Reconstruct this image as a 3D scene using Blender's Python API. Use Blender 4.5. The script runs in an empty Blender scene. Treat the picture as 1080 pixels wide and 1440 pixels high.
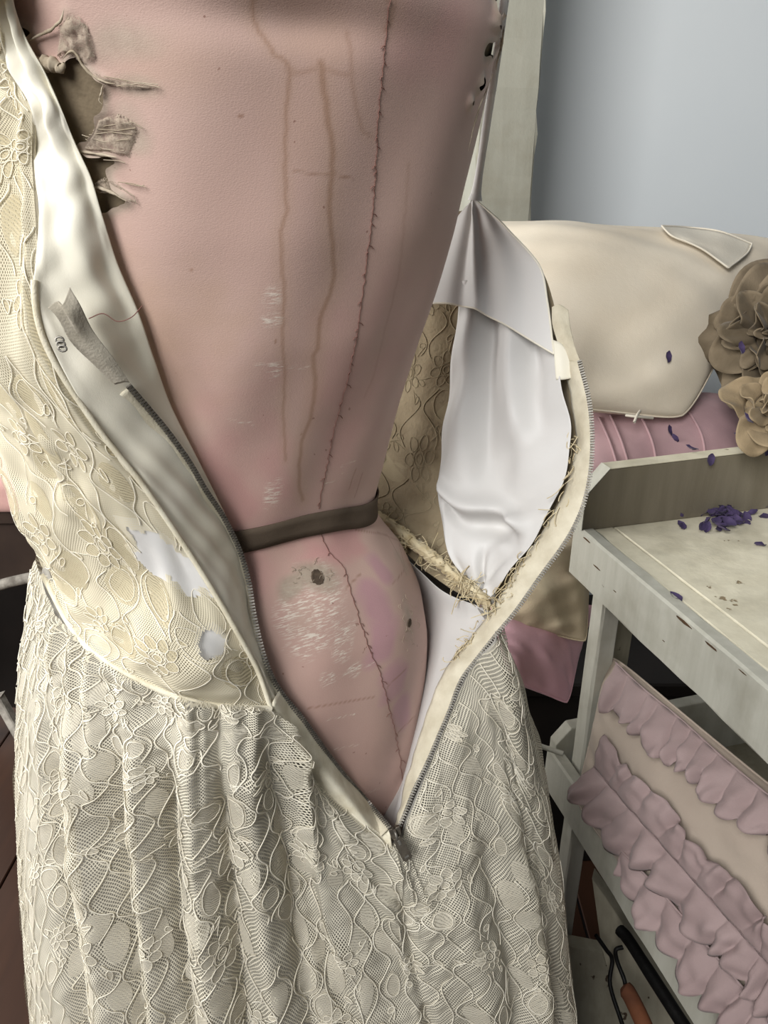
import bpy, bmesh, math, random
import numpy as np
from mathutils import Vector
from mathutils.bvhtree import BVHTree

scn = bpy.context.scene
col = scn.collection
# ------------------------------------------------------------------ camera
FPX = 1050.0
PITCH = math.radians(24)
CAM = np.array([0.0, 0.0, 1.35])
cd = bpy.data.cameras.new('camera')
cd.sensor_fit = 'VERTICAL'
cd.sensor_height = 24.0
cd.lens = 24.0 * FPX / 1440.0
cd.clip_start = 0.02
cam = bpy.data.objects.new('camera', cd)
cam.location = CAM
cam.rotation_euler = (math.pi / 2 - PITCH, 0, 0)
col.objects.link(cam)
scn.camera = cam
# ------------------------------------------------------------------ light
w = bpy.data.worlds.new('room_ambience')
scn.world = w
w.use_nodes = True
w.node_tree.nodes['Background'].inputs[0].default_value = (0.86, 0.93, 1.0, 1)
w.node_tree.nodes['Background'].inputs[1].default_value = 0.10


def area(name, loc, target, sx, sy, power, color):
    ld = bpy.data.lights.new(name, 'AREA')
    ld.shape = 'RECTANGLE'
    ld.size = sx
    ld.size_y = sy
    ld.energy = power
    ld.color = color
    o = bpy.data.objects.new(name, ld)
    o.location = loc
    o.rotation_euler = (Vector(target) - Vector(loc)).to_track_quat('-Z', 'Y').to_euler()
    col.objects.link(o)
    return o


area('window_daylight', (-1.05, -1.35, 2.65), (0.15, 0.9, 1.1), 1.3, 1.6, 92, (0.985, 0.985, 0.975))
area('window_daylight_side', (-2.7, 0.75, 1.9), (0.2, 1.0, 1.1), 1.8, 2.0, 92, (1.0, 0.985, 0.955))
vs = scn.view_settings
vs.view_transform = 'Standard'
vs.look = 'None'
vs.gamma = 1
vs.use_curve_mapping = False
vs.exposure = 0.14

# ------------------------------------------------------------------ geometry helpers
FWD = np.array([0, math.cos(PITCH), -math.sin(PITCH)])
UPV = np.array([0, math.sin(PITCH), math.cos(PITCH)])
RTV = np.array([1.0, 0, 0])
rng = np.random.RandomState(7)
random.seed(7)


def ray(u, v):
    return FWD + RTV * ((u - 540) / FPX) + UPV * ((720 - v) / FPX)


def P(u, v, d):
    """a measured point: picture position and its distance in front of the lens"""
    return CAM + d * ray(u, v)


def proj(q):
    q = np.asarray(q) - CAM
    d = q @ FWD
    return 540 + FPX * (q @ RTV) / d, 720 - FPX * (q @ UPV) / d, d


def on_plane(u, v, z):
    r = ray(u, v)
    return CAM + r * ((z - CAM[2]) / r[2])


def sines(seed, n=6, f0=1.0, f1=4.0):
    """smooth 2-d noise as a sum of sines; returns f(x, y) in about -1..1"""
    r = np.random.RandomState(seed)
    ang = r.rand(n) * math.pi * 2
    fr = f0 * (f1 / f0) ** r.rand(n)
    ph = r.rand(n) * 6.283

    def f(x, y):
        s = 0
        for a, k, p in zip(ang, fr, ph):
            s = s + np.sin((x * math.cos(a) + y * math.sin(a)) * k * 6.283 + p)
        return s / math.sqrt(n)
    return f


def crom(pts, n, keys=None):
    """Catmull-Rom through pts (K,3) -> (n+1,3); keys are the parameters of pts in 0..1"""
    pts = np.asarray(pts, float)
    K = len(pts)
    if keys is None:
        keys = np.linspace(0, 1, K)
    keys = np.asarray(keys, float)
    t = np.linspace(0, 1, n + 1)
    i = np.clip(np.searchsorted(keys, t, side='right') - 1, 0, K - 2)
    h = keys[i + 1] - keys[i]
    x = ((t - keys[i]) / h)[:, None]
    m = np.zeros_like(pts)
    for k in range(K):
        a, b = max(k - 1, 0), min(k + 1, K - 1)
        m[k] = (pts[b] - pts[a]) / (keys[b] - keys[a])
    h = h[:, None]
    return ((2 * x**3 - 3 * x**2 + 1) * pts[i] + (x**3 - 2 * x**2 + x) * h * m[i]
            + (-2 * x**3 + 3 * x**2) * pts[i + 1] + (x**3 - x**2) * h * m[i + 1])


def by_length(path, n):
    path = np.asarray(path, float)
    s = np.r_[0, np.cumsum(np.linalg.norm(np.diff(path, axis=0), axis=1))]
    t = np.linspace(0, s[-1], n + 1)
    return np.c_[np.interp(t, s, path[:, 0]), np.interp(t, s, path[:, 1]), np.interp(t, s, path[:, 2])]


def smooth(x):
    x = np.clip(x, 0, 1)
    return x * x * (3 - 2 * x)


def length(path):
    return float(np.sum(np.linalg.norm(np.diff(path, axis=0), axis=1)))


def patch(ctrl, nu, nv, keys_v=None):
    """ctrl[row][column] world points -> grid (nv+1, nu+1, 3)"""
    rows = [crom(r, nu) for r in ctrl]
    rows = np.array(rows)
    out = np.zeros((nv + 1, nu + 1, 3))
    for j in range(nu + 1):
        out[:, j] = crom(rows[:, j], nv, keys_v)
    return out


def normals(g):
    du = np.gradient(g, axis=1)
    dv = np.gradient(g, axis=0)
    n = np.cross(du, dv)
    n /= np.linalg.norm(n, axis=2, keepdims=True) + 1e-12
    c = g.shape[0] // 2, g.shape[1] // 2
    return n


def face_camera(g, n):
    s = np.sign(np.sum(n * (CAM - g), axis=2).mean())
    return n * (s if s else 1)


def raw_mesh(name, verts, faces, smooth=True):
    me = bpy.data.meshes.new(name)
    verts = np.asarray(verts, np.float32).reshape(-1, 3)
    faces = np.asarray(faces, np.int32)
    k = faces.shape[1]
    me.vertices.add(len(verts))
    me.vertices.foreach_set('co', verts.ravel())
    me.loops.add(faces.size)
    me.loops.foreach_set('vertex_index', faces.ravel())
    me.polygons.add(len(faces))
    me.polygons.foreach_set('loop_start', np.arange(0, faces.size, k, dtype=np.int32))
    me.polygons.foreach_set('loop_total', np.full(len(faces), k, np.int32))
    me.polygons.foreach_set('use_smooth', np.full(len(faces), smooth, bool))
    me.update(calc_edges=True)
    return me


def link(name, me, mat, parent=None, **kw):
    o = bpy.data.objects.new(name, me)
    if mat and not me.materials:
        me.materials.append(mat)
    col.objects.link(o)
    if parent:
        o.parent = parent
    for k, v in kw.items():
        o[k] = v
    return o


def thing(name, loc, label, cat, group=None):
    o = bpy.data.objects.new(name, None)
    o.empty_display_size = 0.05
    o.location = (0, 0, 0)
    col.objects.link(o)
    o['label'] = label
    o['category'] = cat
    if group:
        o['group'] = group
    return o


def grid_faces(nv, nu, wrap=False):
    i = np.arange(nv)[:, None]
    j = np.arange(nu)[None, :]
    W = nu if wrap else nu + 1
    j2 = (j + 1) % W if wrap else j + 1
    f = np.stack([i * W + j, i * W + j2 + 0 * i, (i + 1) * W + j2, (i + 1) * W + j], -1)
    return f.reshape(-1, 4)


def grid_obj(name, g, mat, parent=None, mask=None, solid=0.0, uv=True, **kw):
    nv, nu = g.shape[0] - 1, g.shape[1] - 1
    f = grid_faces(nv, nu)
    if mask is not None:
        f = f[mask.reshape(-1)]
    me = raw_mesh(name, g.reshape(-1, 3), f)
    if uv:
        lu = np.median([length(r) for r in g[::max(1, nv // 8)]])
        lv = np.median([length(g[:, j]) for j in range(0, nu + 1, max(1, nu // 8))])
        if 'lens' in kw:
            lu, lv = kw.pop('lens')
        cu = kw.pop('cumu', None)
        cl_ = kw.pop('collen', None)
        uvs = np.stack(np.meshgrid(np.linspace(0, lu, nu + 1) if cu is None else cu, np.linspace(0, lv, nv + 1)), -1).reshape(-1, 2)
        if cl_ is not None:
            uvs = uvs.reshape(nv + 1, nu + 1, 2)
            uvs[..., 1] = cl_.max() - (1 - np.linspace(0, 1, nv + 1))[:, None] * cl_[None, :]
            uvs = uvs.reshape(-1, 2)
        lay = me.uv_layers.new(name='UVMap')
        lay.data.foreach_set('uv', uvs[f.ravel()].astype(np.float32).ravel())
    kw.pop('lens', None)
    o = link(name, me, mat, parent, **kw)
    if solid:
        m = o.modifiers.new('thickness', 'SOLIDIFY')
        m.thickness = solid
        m.offset = 0
    return o


def tube_arrays(path, radius, sides=6, flat=None, ref=None):
    """verts, quads of a tube along path; radius scalar or array; ref = normals to flatten against"""
    path = np.asarray(path, float)
    n = len(path)
    t = np.gradient(path, axis=0)
    t /= np.linalg.norm(t, axis=1, keepdims=True) + 1e-12
    if ref is None:
        ref = np.tile([0.31, -0.77, 0.55], (n, 1))
    a = np.cross(t, ref)
    a /= np.linalg.norm(a, axis=1, keepdims=True) + 1e-12
    b = np.cross(a, t)
    r = np.broadcast_to(np.asarray(radius, float), (n,))[:, None]
    vs_ = []
    for k in range(sides):
        th = 2 * math.pi * (k + 0.5) / sides
        vs_.append(path + a * r * math.cos(th) + b * r * math.sin(th) * (flat or 1.0))
    v = np.stack(vs_, 1).reshape(-1, 3)
    f = []
    i = np.arange(n - 1)[:, None]
    k = np.arange(sides)[None, :]
    k2 = (k + 1) % sides
    f = np.stack([i * sides + k, i * sides + k2, (i + 1) * sides + k2, (i + 1) * sides + k], -1).reshape(-1, 4)
    return v, f


def tubes_obj(name, paths, radius, mat, parent=None, sides=4, flat=None, refs=None, **kw):
    V, Fs, o = [], [], 0
    for i, p in enumerate(paths):
        r = radius[i] if isinstance(radius, (list, tuple)) else radius
        v, f = tube_arrays(p, r, sides, flat, None if refs is None else refs[i])
        V.append(v)
        Fs.append(f + o)
        o += len(v)
    me = raw_mesh(name, np.concatenate(V), np.concatenate(Fs))
    return link(name, me, mat, parent, **kw)


def prism(name, poly, axis, mat, parent=None, bevel=0.002, **kw):
    """poly: world points of a planar outline, axis: extrusion vector"""
    bm = bmesh.new()
    a = [bm.verts.new(p) for p in poly]
    b = [bm.verts.new(np.asarray(p) + np.asarray(axis)) for p in poly]
    bm.faces.new(a)
    bm.faces.new(b[::-1])
    n = len(a)
    for i in range(n):
        bm.faces.new((a[i], b[i], b[(i + 1) % n], a[(i + 1) % n]))
    bmesh.ops.recalc_face_normals(bm, faces=bm.faces)
    if bevel:
        bmesh.ops.bevel(bm, geom=bm.edges[:], offset=bevel, segments=2, affect='EDGES', profile=0.6)
    me = bpy.data.meshes.new(name)
    bm.to_mesh(me)
    bm.free()
    return link(name, me, mat, parent, **kw)


def board(name, o, a, b, c, mat, parent=None, bevel=0.0015, cuts=0, wob=0.0, seed=0, **kw):
    """box from corner o with edge vectors a, b, c; worn edges when cut and wobbled"""
    bm = bmesh.new()
    bmesh.ops.create_cube(bm, size=1.0)
    o, a, b, c = (np.asarray(x, float) for x in (o, a, b, c))
    for v in bm.verts:
        q = np.array(v.co) + 0.5
        v.co = o + a * q[0] + b * q[1] + c * q[2]
    if bevel:
        bmesh.ops.bevel(bm, geom=bm.edges[:], offset=bevel, segments=1, affect='EDGES')
    if cuts:
        L = [np.linalg.norm(a), np.linalg.norm(b), np.linalg.norm(c)]
        d = [a, b, c][int(np.argmax(L))]
        d = d / np.linalg.norm(d)
        es = [e for e in bm.edges if abs(np.dot(np.array((e.verts[1].co - e.verts[0].co).normalized()), d)) > 0.98 and e.calc_length() > max(L) * 0.5]
        bmesh.ops.subdivide_edges(bm, edges=es, cuts=cuts, use_grid_fill=True)
        r = np.random.RandomState(seed)
        for v in bm.verts:
            if r.rand() < 0.35:
                v.co += Vector(r.randn(3) * wob)
    bmesh.ops.recalc_face_normals(bm, faces=bm.faces)
    me = bpy.data.meshes.new(name)
    bm.to_mesh(me)
    bm.free()
    return link(name, me, mat, parent, **kw)


# ------------------------------------------------------------------ materials
def srgb(r, g, b):
    f = lambda c: (c / 255 / 12.92) if c / 255 <= 0.04045 else ((c / 255 + 0.055) / 1.055) ** 2.4
    return (f(r), f(g), f(b), 1)


class NT:
    def __init__(self, name):
        self.m = bpy.data.materials.new(name)
        self.m.use_nodes = True
        self.t = self.m.node_tree
        self.t.nodes.clear()
        self.out = self.n('ShaderNodeOutputMaterial')

    def n(self, kind, **kw):
        x = self.t.nodes.new(kind)
        for k, v in kw.items():
            if k.startswith('i_'):
                x.inputs[k[2:].replace('_', ' ')].default_value = v
            else:
                setattr(x, k, v)
        return x

    def l(self, a, b):
        self.t.links.new(a, b)

    def math(self, op, a, b=None, c=None, clamp=False):
        x = self.n('ShaderNodeMath', operation=op, use_clamp=clamp)
        for i, q in enumerate((a, b, c)):
            if q is None:
                continue
            if hasattr(q, 'is_output'):
                self.l(q, x.inputs[i])
            else:
                x.inputs[i].default_value = q
        return x.outputs[0]

    def mix(self, fac, a, b, blend='MIX'):
        x = self.n('ShaderNodeMix', data_type='RGBA', blend_type=blend)
        for i, q in ((0, fac), (6, a), (7, b)):
            if hasattr(q, 'is_output'):
                self.l(q, x.inputs[i])
            else:
                x.inputs[i].default_value = q
        return x.outputs[2]

    def coord(self, kind='Object', scale=None):
        c = self.n('ShaderNodeTexCoord').outputs[kind]
        if scale is not None:
            mp = self.n('ShaderNodeMapping')
            mp.inputs['Scale'].default_value = scale
            self.l(c, mp.inputs['Vector'])
            c = mp.outputs[0]
        return c

    def noise(self, scale, detail=3.0, vec=None, rough=0.55, dist=0.0):
        x = self.n('ShaderNodeTexNoise')
        x.inputs['Scale'].default_value = scale
        x.inputs['Detail'].default_value = detail
        x.inputs['Roughness'].default_value = rough
        x.inputs['Distortion'].default_value = dist
        self.l(vec if vec is not None else self.coord(), x.inputs['Vector'])
        return x.outputs[0]

    def ramp(self, fac, a, b, ca=0.0, cb=1.0):
        x = self.n('ShaderNodeMapRange', clamp=True)
        self.l(fac, x.inputs[0])
        x.inputs[1].default_value = a
        x.inputs[2].default_value = b
        x.inputs[3].default_value = ca
        x.inputs[4].default_value = cb
        return x.outputs[0]

    def bump(self, h, strength=0.2, dist=0.001):
        x = self.n('ShaderNodeBump')
        x.inputs['Strength'].default_value = strength
        x.inputs['Distance'].default_value = dist
        self.l(h, x.inputs['Height'])
        return x.outputs[0]

    def bsdf(self, color, rough=0.8, normal=None, metal=0.0, spec=0.3, sheen=0.0):
        x = self.n('ShaderNodeBsdfPrincipled')
        if hasattr(color, 'is_output'):
            self.l(color, x.inputs['Base Color'])
        else:
            x.inputs['Base Color'].default_value = color
        if hasattr(rough, 'is_output'):
            self.l(rough, x.inputs['Roughness'])
        else:
            x.inputs['Roughness'].default_value = rough
        x.inputs['Metallic'].default_value = metal
        x.inputs['Specular IOR Level'].default_value = spec
        x.inputs['Sheen Weight'].default_value = sheen
        if normal is not None:
            self.l(normal, x.inputs['Normal'])
        return x.outputs[0]

    def done(self, s):
        self.l(s, self.out.inputs[0])
        return self.m


def cloth(name, c1, c2, rough=0.75, trans=0.2, blotch=9.0, weave=900.0, bump=0.25, spec=0.25, sheen=0.1):
    t = NT(name)
    n1 = t.noise(blotch, 4)
    c = t.mix(t.ramp(n1, 0.35, 0.68), c1, c2)
    h = t.math('ADD', t.noise(weave, 1), t.math('MULTIPLY', t.noise(weave / 9, 3), 1.5))
    nb = t.bump(h, bump, 0.0006)
    s = t.bsdf(c, rough, nb, spec=spec, sheen=sheen)
    if trans:
        tr = t.n('ShaderNodeBsdfTranslucent')
        t.l(c, tr.inputs[0])
        mx = t.n('ShaderNodeMixShader')
        mx.inputs[0].default_value = trans
        t.l(s, mx.inputs[1])
        t.l(tr.outputs[0], mx.inputs[2])
        s = mx.outputs[0]
    return t.done(s)


def net(name, c, cell=0.0024, wire=0.30):
    """machine-made tulle ground: a diagonal mesh of threads with open holes"""
    t = NT(name)
    uvn = t.n('ShaderNodeUVMap').outputs[0]
    warp = t.n('ShaderNodeTexNoise')
    warp.inputs['Scale'].default_value = 60
    t.l(uvn, warp.inputs['Vector'])
    sep = t.n('ShaderNodeSeparateXYZ')
    t.l(uvn, sep.inputs[0])
    wv = t.math('MULTIPLY', warp.outputs[0], 0.002)
    x = t.math('ADD', sep.outputs[0], wv)
    y = t.math('MULTIPLY', sep.outputs[1], 0.62)
    a = t.math('DIVIDE', t.math('ADD', x, y), cell)
    b = t.math('DIVIDE', t.math('SUBTRACT', x, y), cell)
    la = t.math('ABSOLUTE', t.math('SUBTRACT', t.math('FRACT', a), 0.5))
    lb = t.math('ABSOLUTE', t.math('SUBTRACT', t.math('FRACT', b), 0.5))
    m = t.math('MINIMUM', la, lb)
    fac = t.math('LESS_THAN', m, wire / 2)
    s = t.bsdf(c, 0.85, spec=0.15)
    tp = t.n('ShaderNodeBsdfTransparent')
    mx = t.n('ShaderNodeMixShader')
    t.l(fac, mx.inputs[0])
    t.l(tp.outputs[0], mx.inputs[1])
    t.l(s, mx.inputs[2])
    return t.done(mx.outputs[0])


def clothwork(name, c1, c2, solid=0.8):
    """woven solid areas of the lace: fine parallel threads with slits between them"""
    t = NT(name)
    wv = t.n('ShaderNodeTexWave')
    wv.inputs['Scale'].default_value = 190
    wv.inputs['Distortion'].default_value = 2.5
    wv.inputs['Detail'].default_value = 1
    mp = t.n('ShaderNodeMapping')
    mp.inputs['Rotation'].default_value = (0.3, 0.9, 0.4)
    t.l(t.coord(), mp.inputs[0])
    t.l(mp.outputs[0], wv.inputs[0])
    c = t.mix(t.noise(40, 2), c1, c2)
    s = t.bsdf(c, 0.8, t.bump(wv.outputs[1], 0.5, 0.0006), spec=0.2)
    tp = t.n('ShaderNodeBsdfTransparent')
    mx = t.n('ShaderNodeMixShader')
    t.l(t.ramp(wv.outputs[1], 0.1, 0.5, solid - 0.45, solid), mx.inputs[0])
    t.l(tp.outputs[0], mx.inputs[1])
    t.l(s, mx.inputs[2])
    return t.done(mx.outputs[0])


def painted_wood(name, paint, paint2, bare, chips=0.66, grain=(40, 40, 4), rough=0.7):
    t = NT(name)
    g = t.noise(1.0, 6, t.coord('Object', grain), 0.6)
    c = t.mix(t.ramp(g, 0.3, 0.75), paint, paint2)
    dirt = t.noise(14, 5)
    c = t.mix(t.ramp(dirt, 0.5, 0.85, 0, 0.5), c, srgb(120, 112, 92))
    chip = t.math('ADD', t.math('MULTIPLY', t.noise(46, 4), 0.55), t.math('MULTIPLY', t.noise(11, 3), 0.45))
    k = t.ramp(chip, chips, chips + 0.015)
    c = t.mix(k, c, bare)
    h = t.math('SUBTRACT', t.math('ADD', t.math('MULTIPLY', g, 0.7), t.math('MULTIPLY', t.noise(220, 3), 0.5)), k)
    return t.done(t.bsdf(c, rough, t.bump(h, 0.5, 0.0012), spec=0.25))


def plain(name, c1, c2, scale=20, rough=0.6, bump=0.2, metal=0.0, spec=0.3):
    t = NT(name)
    n = t.noise(scale, 4)
    c = t.mix(t.ramp(n, 0.3, 0.7), c1, c2)
    return t.done(t.bsdf(c, rough, t.bump(t.noise(scale * 6, 3), bump, 0.001), metal=metal, spec=spec))


M = {}
M['satin_white'] = cloth('white_satin_lining', srgb(218, 216, 213), srgb(208, 205, 201), 0.5, 0.12, 7, 1200, 0.12, 0.35, 0.15)
M['satin_ivory'] = cloth('ivory_satin_facing', srgb(242, 237, 222), srgb(234, 228, 208), 0.5, 0.15, 9, 1200, 0.12, 0.35, 0.1)
M['lining_skirt'] = cloth('skirt_underlining', srgb(172, 168, 160), srgb(156, 152, 144), 0.7, 0.15, 7, 900, 0.2)
M['lining_bodice'] = cloth('bodice_underlining', srgb(202, 193, 170), srgb(186, 176, 150), 0.75, 0.15, 12, 900, 0.3)
M['net'] = net('lace_net', srgb(212, 205, 186), 0.0032, 0.34)
M['net_fine'] = net('lace_net_fine', srgb(214, 205, 181), 0.0018, 0.44)
M['cord'] = cloth('lace_cord_thread', srgb(246, 240, 224), srgb(234, 226, 206), 0.8, 0.15, 30, 1500, 0.2)
M['cord_shaded'] = cloth('lace_cord_shade_tinted', srgb(172, 158, 130), srgb(150, 136, 108), 0.85, 0.1, 30, 900, 0.3)  # cord colour darkened to carry the shade inside the bodice
M['work'] = clothwork('lace_clothwork', srgb(222, 215, 198), srgb(208, 200, 181), 0.78)
M['work_tan'] = clothwork('lace_clothwork_tan', srgb(212, 201, 172), srgb(197, 184, 151), 0.75)
M['piping'] = cloth('cream_piping', srgb(236, 229, 208), srgb(212, 202, 176), 0.7, 0.1, 60, 900, 0.5)
M['tape'] = cloth('zip_tape', srgb(222, 214, 192), srgb(196, 186, 162), 0.8, 0.1, 40, 700, 0.5)
M['tape_grey'] = cloth('grey_zip_tape', srgb(188, 180, 164), srgb(160, 152, 136), 0.8, 0.1, 40, 700, 0.5)
M['lace_shadow'] = cloth('lace_shade_tinted', srgb(166, 151, 124), srgb(140, 125, 100), 0.85, 0.15, 30, 300, 0.9)  # cream lace turned tan: the shade inside the open bodice is in its colour
M['fray'] = cloth('frayed_lace', srgb(232, 220, 188), srgb(200, 180, 136), 0.85, 0.2, 50, 500, 0.8)
M['zip_metal'] = plain('zip_metal', srgb(150, 146, 138), srgb(104, 100, 94), 300, 0.5, 0.1, 0.8, 0.5)
M['zip_dark'] = plain('zip_dark_metal', srgb(112, 104, 92), srgb(82, 76, 68), 200, 0.42, 0.1, 0.7, 0.5)
M['canvas'] = cloth('bare_canvas', srgb(128, 114, 94), srgb(106, 94, 76), 0.95, 0, 20, 400, 0.6, 0.1, 0)
M['batting'] = cloth('torn_batting', srgb(196, 182, 162), srgb(160, 146, 124), 0.95, 0.1, 60, 300, 0.9, 0.1, 0)


def gauze():
    t = NT('torn_gauze')
    n_ = t.noise(260, 5, None, 0.7)
    s_ = t.bsdf(t.mix(t.noise(90, 3), srgb(188, 172, 156), srgb(142, 128, 110)), 0.95, t.bump(n_, 0.8, 0.001), spec=0.1)
    tp = t.n('ShaderNodeBsdfTransparent')
    mx = t.n('ShaderNodeMixShader')
    t.l(t.ramp(n_, 0.36, 0.58, 0.1, 0.95), mx.inputs[0])
    t.l(tp.outputs[0], mx.inputs[1])
    t.l(s_, mx.inputs[2])
    return t.done(mx.outputs[0])


M['gauze'] = gauze()
M['tape_brown'] = cloth('brown_twill_tape', srgb(92, 80, 68), srgb(80, 69, 58), 0.9, 0, 30, 1200, 0.4, 0.15, 0)
M['thread_brown'] = plain('brown_thread', srgb(138, 98, 88), srgb(116, 80, 72), 200, 0.9)
M['thread_pale'] = plain('pale_thread', srgb(222, 196, 184), srgb(206, 178, 166), 200, 0.9)
M['hole'] = plain('dark_hole', srgb(96, 82, 68), srgb(66, 55, 46), 200, 0.95)
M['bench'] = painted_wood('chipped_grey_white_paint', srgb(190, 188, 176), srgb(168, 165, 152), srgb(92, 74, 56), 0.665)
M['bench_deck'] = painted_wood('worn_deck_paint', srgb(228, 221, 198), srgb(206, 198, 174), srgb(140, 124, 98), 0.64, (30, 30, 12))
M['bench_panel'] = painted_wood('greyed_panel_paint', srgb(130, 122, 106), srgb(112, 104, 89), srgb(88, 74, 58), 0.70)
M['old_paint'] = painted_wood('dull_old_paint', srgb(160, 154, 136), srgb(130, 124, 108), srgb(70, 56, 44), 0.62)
M['post'] = painted_wood('post_paint', srgb(158, 156, 143), srgb(146, 144, 131), srgb(84, 78, 68), 0.70)
M['chip'] = plain('bare_chip', srgb(96, 70, 46), srgb(64, 50, 38), 90, 0.9)
M['pillow_cream'] = cloth('cream_linen', srgb(222, 211, 192), srgb(214, 201, 180), 0.9, 0.0, 7, 700, 0.4, 0.1, 0.1)
M['patch_linen'] = cloth('pale_patch_linen', srgb(212, 205, 190), srgb(202, 194, 178), 0.9, 0.0, 12, 600, 0.6, 0.1, 0.1)
M['pillow_pink'] = cloth('dusty_pink_cotton', srgb(240, 194, 203), srgb(230, 180, 191), 0.85, 0.0, 9, 800, 0.4, 0.15, 0.1)
M['pillow_mauve'] = cloth('mauve_cotton', srgb(184, 152, 154), srgb(168, 136, 140), 0.85, 0.0, 9, 800, 0.4, 0.15, 0.1)
M['pillow_floral'] = cloth('faded_print_linen', srgb(222, 208, 178), srgb(202, 184, 156), 0.9, 0.0, 18, 700, 0.4, 0.1, 0.1)
M['pillow_blush'] = cloth('blush_linen', srgb(174, 160, 146), srgb(164, 149, 136), 0.9, 0.0, 9, 800, 0.5, 0.1, 0.1)
M['ruffle'] = cloth('mauve_ruffle_linen', srgb(164, 144, 142), srgb(150, 130, 128), 0.9, 0.05, 12, 700, 0.5, 0.1, 0.1)
M['rosette'] = cloth('taupe_rosette_cloth', srgb(126, 112, 92), srgb(98, 86, 68), 0.8, 0.1, 20, 500, 0.5, 0.2, 0.1)
M['rosette_light'] = cloth('light_taupe_rosette_cloth', srgb(150, 132, 104), srgb(122, 106, 82), 0.8, 0.1, 20, 500, 0.5, 0.2, 0.1)
M['purple'] = cloth('purple_petal', srgb(82, 68, 104), srgb(58, 48, 78), 0.7, 0.1, 60, 300, 0.4)
M['dark_wood'] = plain('dark_brown_wood', srgb(58, 44, 36), srgb(40, 30, 25), 8, 0.6, 0.3)
M['black_wood'] = plain('near_black_wood', srgb(34, 28, 25), srgb(24, 20, 18), 8, 0.7, 0.3)
M['worn_grey'] = plain('worn_grey_edge', srgb(168, 162, 152), srgb(104, 98, 90), 60, 0.85, 0.6)
M['pink_cloth'] = cloth('pink_folded_cloth', srgb(206, 164, 156), srgb(190, 146, 140), 0.9, 0, 14, 600, 0.4, 0.1, 0.1)
M['iron'] = plain('black_iron', srgb(34, 33, 32), srgb(22, 21, 21), 60, 0.5, 0.4, 0.6)
M['rust'] = plain('rust_handle', srgb(122, 74, 48), srgb(92, 56, 38), 30, 0.8, 0.4)


def wall_mat():
    t = NT('pale_blue_plaster')
    c = t.mix(t.ramp(t.noise(1.6, 4), 0.3, 0.7), srgb(244, 248, 249), srgb(238, 243, 245))
    return t.done(t.bsdf(c, 0.85, t.bump(t.noise(90, 4), 0.15, 0.002), spec=0.2))


def floor_mat():
    t = NT('dark_stained_boards')
    g = t.noise(1.0, 5, t.coord('Object', (30, 2.5, 30)), 0.6)
    c = t.mix(g, srgb(44, 28, 20), srgb(74, 48, 34))
    return t.done(t.bsdf(c, 0.5, t.bump(g, 0.3, 0.001), spec=0.3))


def pink_cover():
    """old silk cover of the form: colour, dried water marks, rubbed threads and a painted shade patch"""
    t = NT('pink_silk_cover')
    at = lambda n: t.n('ShaderNodeAttribute', attribute_name=n).outputs['Fac']
    co = t.coord()
    n1 = t.noise(5.0, 4, co)
    c = t.mix(t.ramp(n1, 0.3, 0.72), srgb(188, 154, 143), srgb(194, 165, 153))
    c = t.mix(t.ramp(at('rosy'), 0, 1, 0, 0.85), c, srgb(190, 142, 138))
    c = t.mix(t.ramp(at('mauve'), 0, 1, 0, 0.9), c, srgb(180, 134, 146))
    c = t.mix(t.ramp(at('stain'), 0, 1, 0, 0.62), c, srgb(136, 96, 72))
    c = t.mix(t.ramp(at('tan'), 0, 1, 0, 0.75), c, srgb(178, 148, 122))  # halos round the water marks, plus the shade tint at lower left
    thread = t.noise(1.0, 3, t.coord('Object', (110, 110, 900)), 0.7)
    wear = t.math('MULTIPLY', at('wear'), t.ramp(thread, 0.50, 0.60))
    c = t.mix(wear, c, srgb(226, 214, 200))
    c = t.mix(t.ramp(at('grey'), 0, 1, 0, 0.9), c, t.mix(t.noise(160, 3), srgb(186, 174, 156), srgb(140, 124, 108)))
    sp = t.noise(150, 2, co)
    c = t.mix(t.ramp(sp, 0.755, 0.775, 0, 0.6), c, srgb(120, 76, 62))
    h = t.math('ADD', t.noise(1.0, 2, t.coord('Object', (900, 900, 1600))), t.math('MULTIPLY', t.noise(28, 4), 1.6))
    h = t.math('ADD', h, t.math('MULTIPLY', wear, 1.0))
    return t.done(t.bsdf(c, 0.62, t.bump(h, 0.22, 0.0008), spec=0.3, sheen=0.15))


M['wall'] = wall_mat()
M['floor'] = floor_mat()
M['cover'] = pink_cover()

# ------------------------------------------------------------------ the room
fl = bpy.data.objects.new('floor', None)
col.objects.link(fl)
fl['kind'] = 'structure'
for i in range(24):
    x0 = -2.4 + i * 0.2
    board('plank', (x0, -2.5, -0.03), (0.196, 0, 0), (0, 4.6, 0), (0, 0, 0.03), M['floor'], fl, 0.002)
board('wall_back', (-2.4, 2.02, 0), (4.8, 0, 0), (0, 0.1, 0), (0, 0, 2.7), M['wall'], None, 0, kind='structure')

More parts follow.
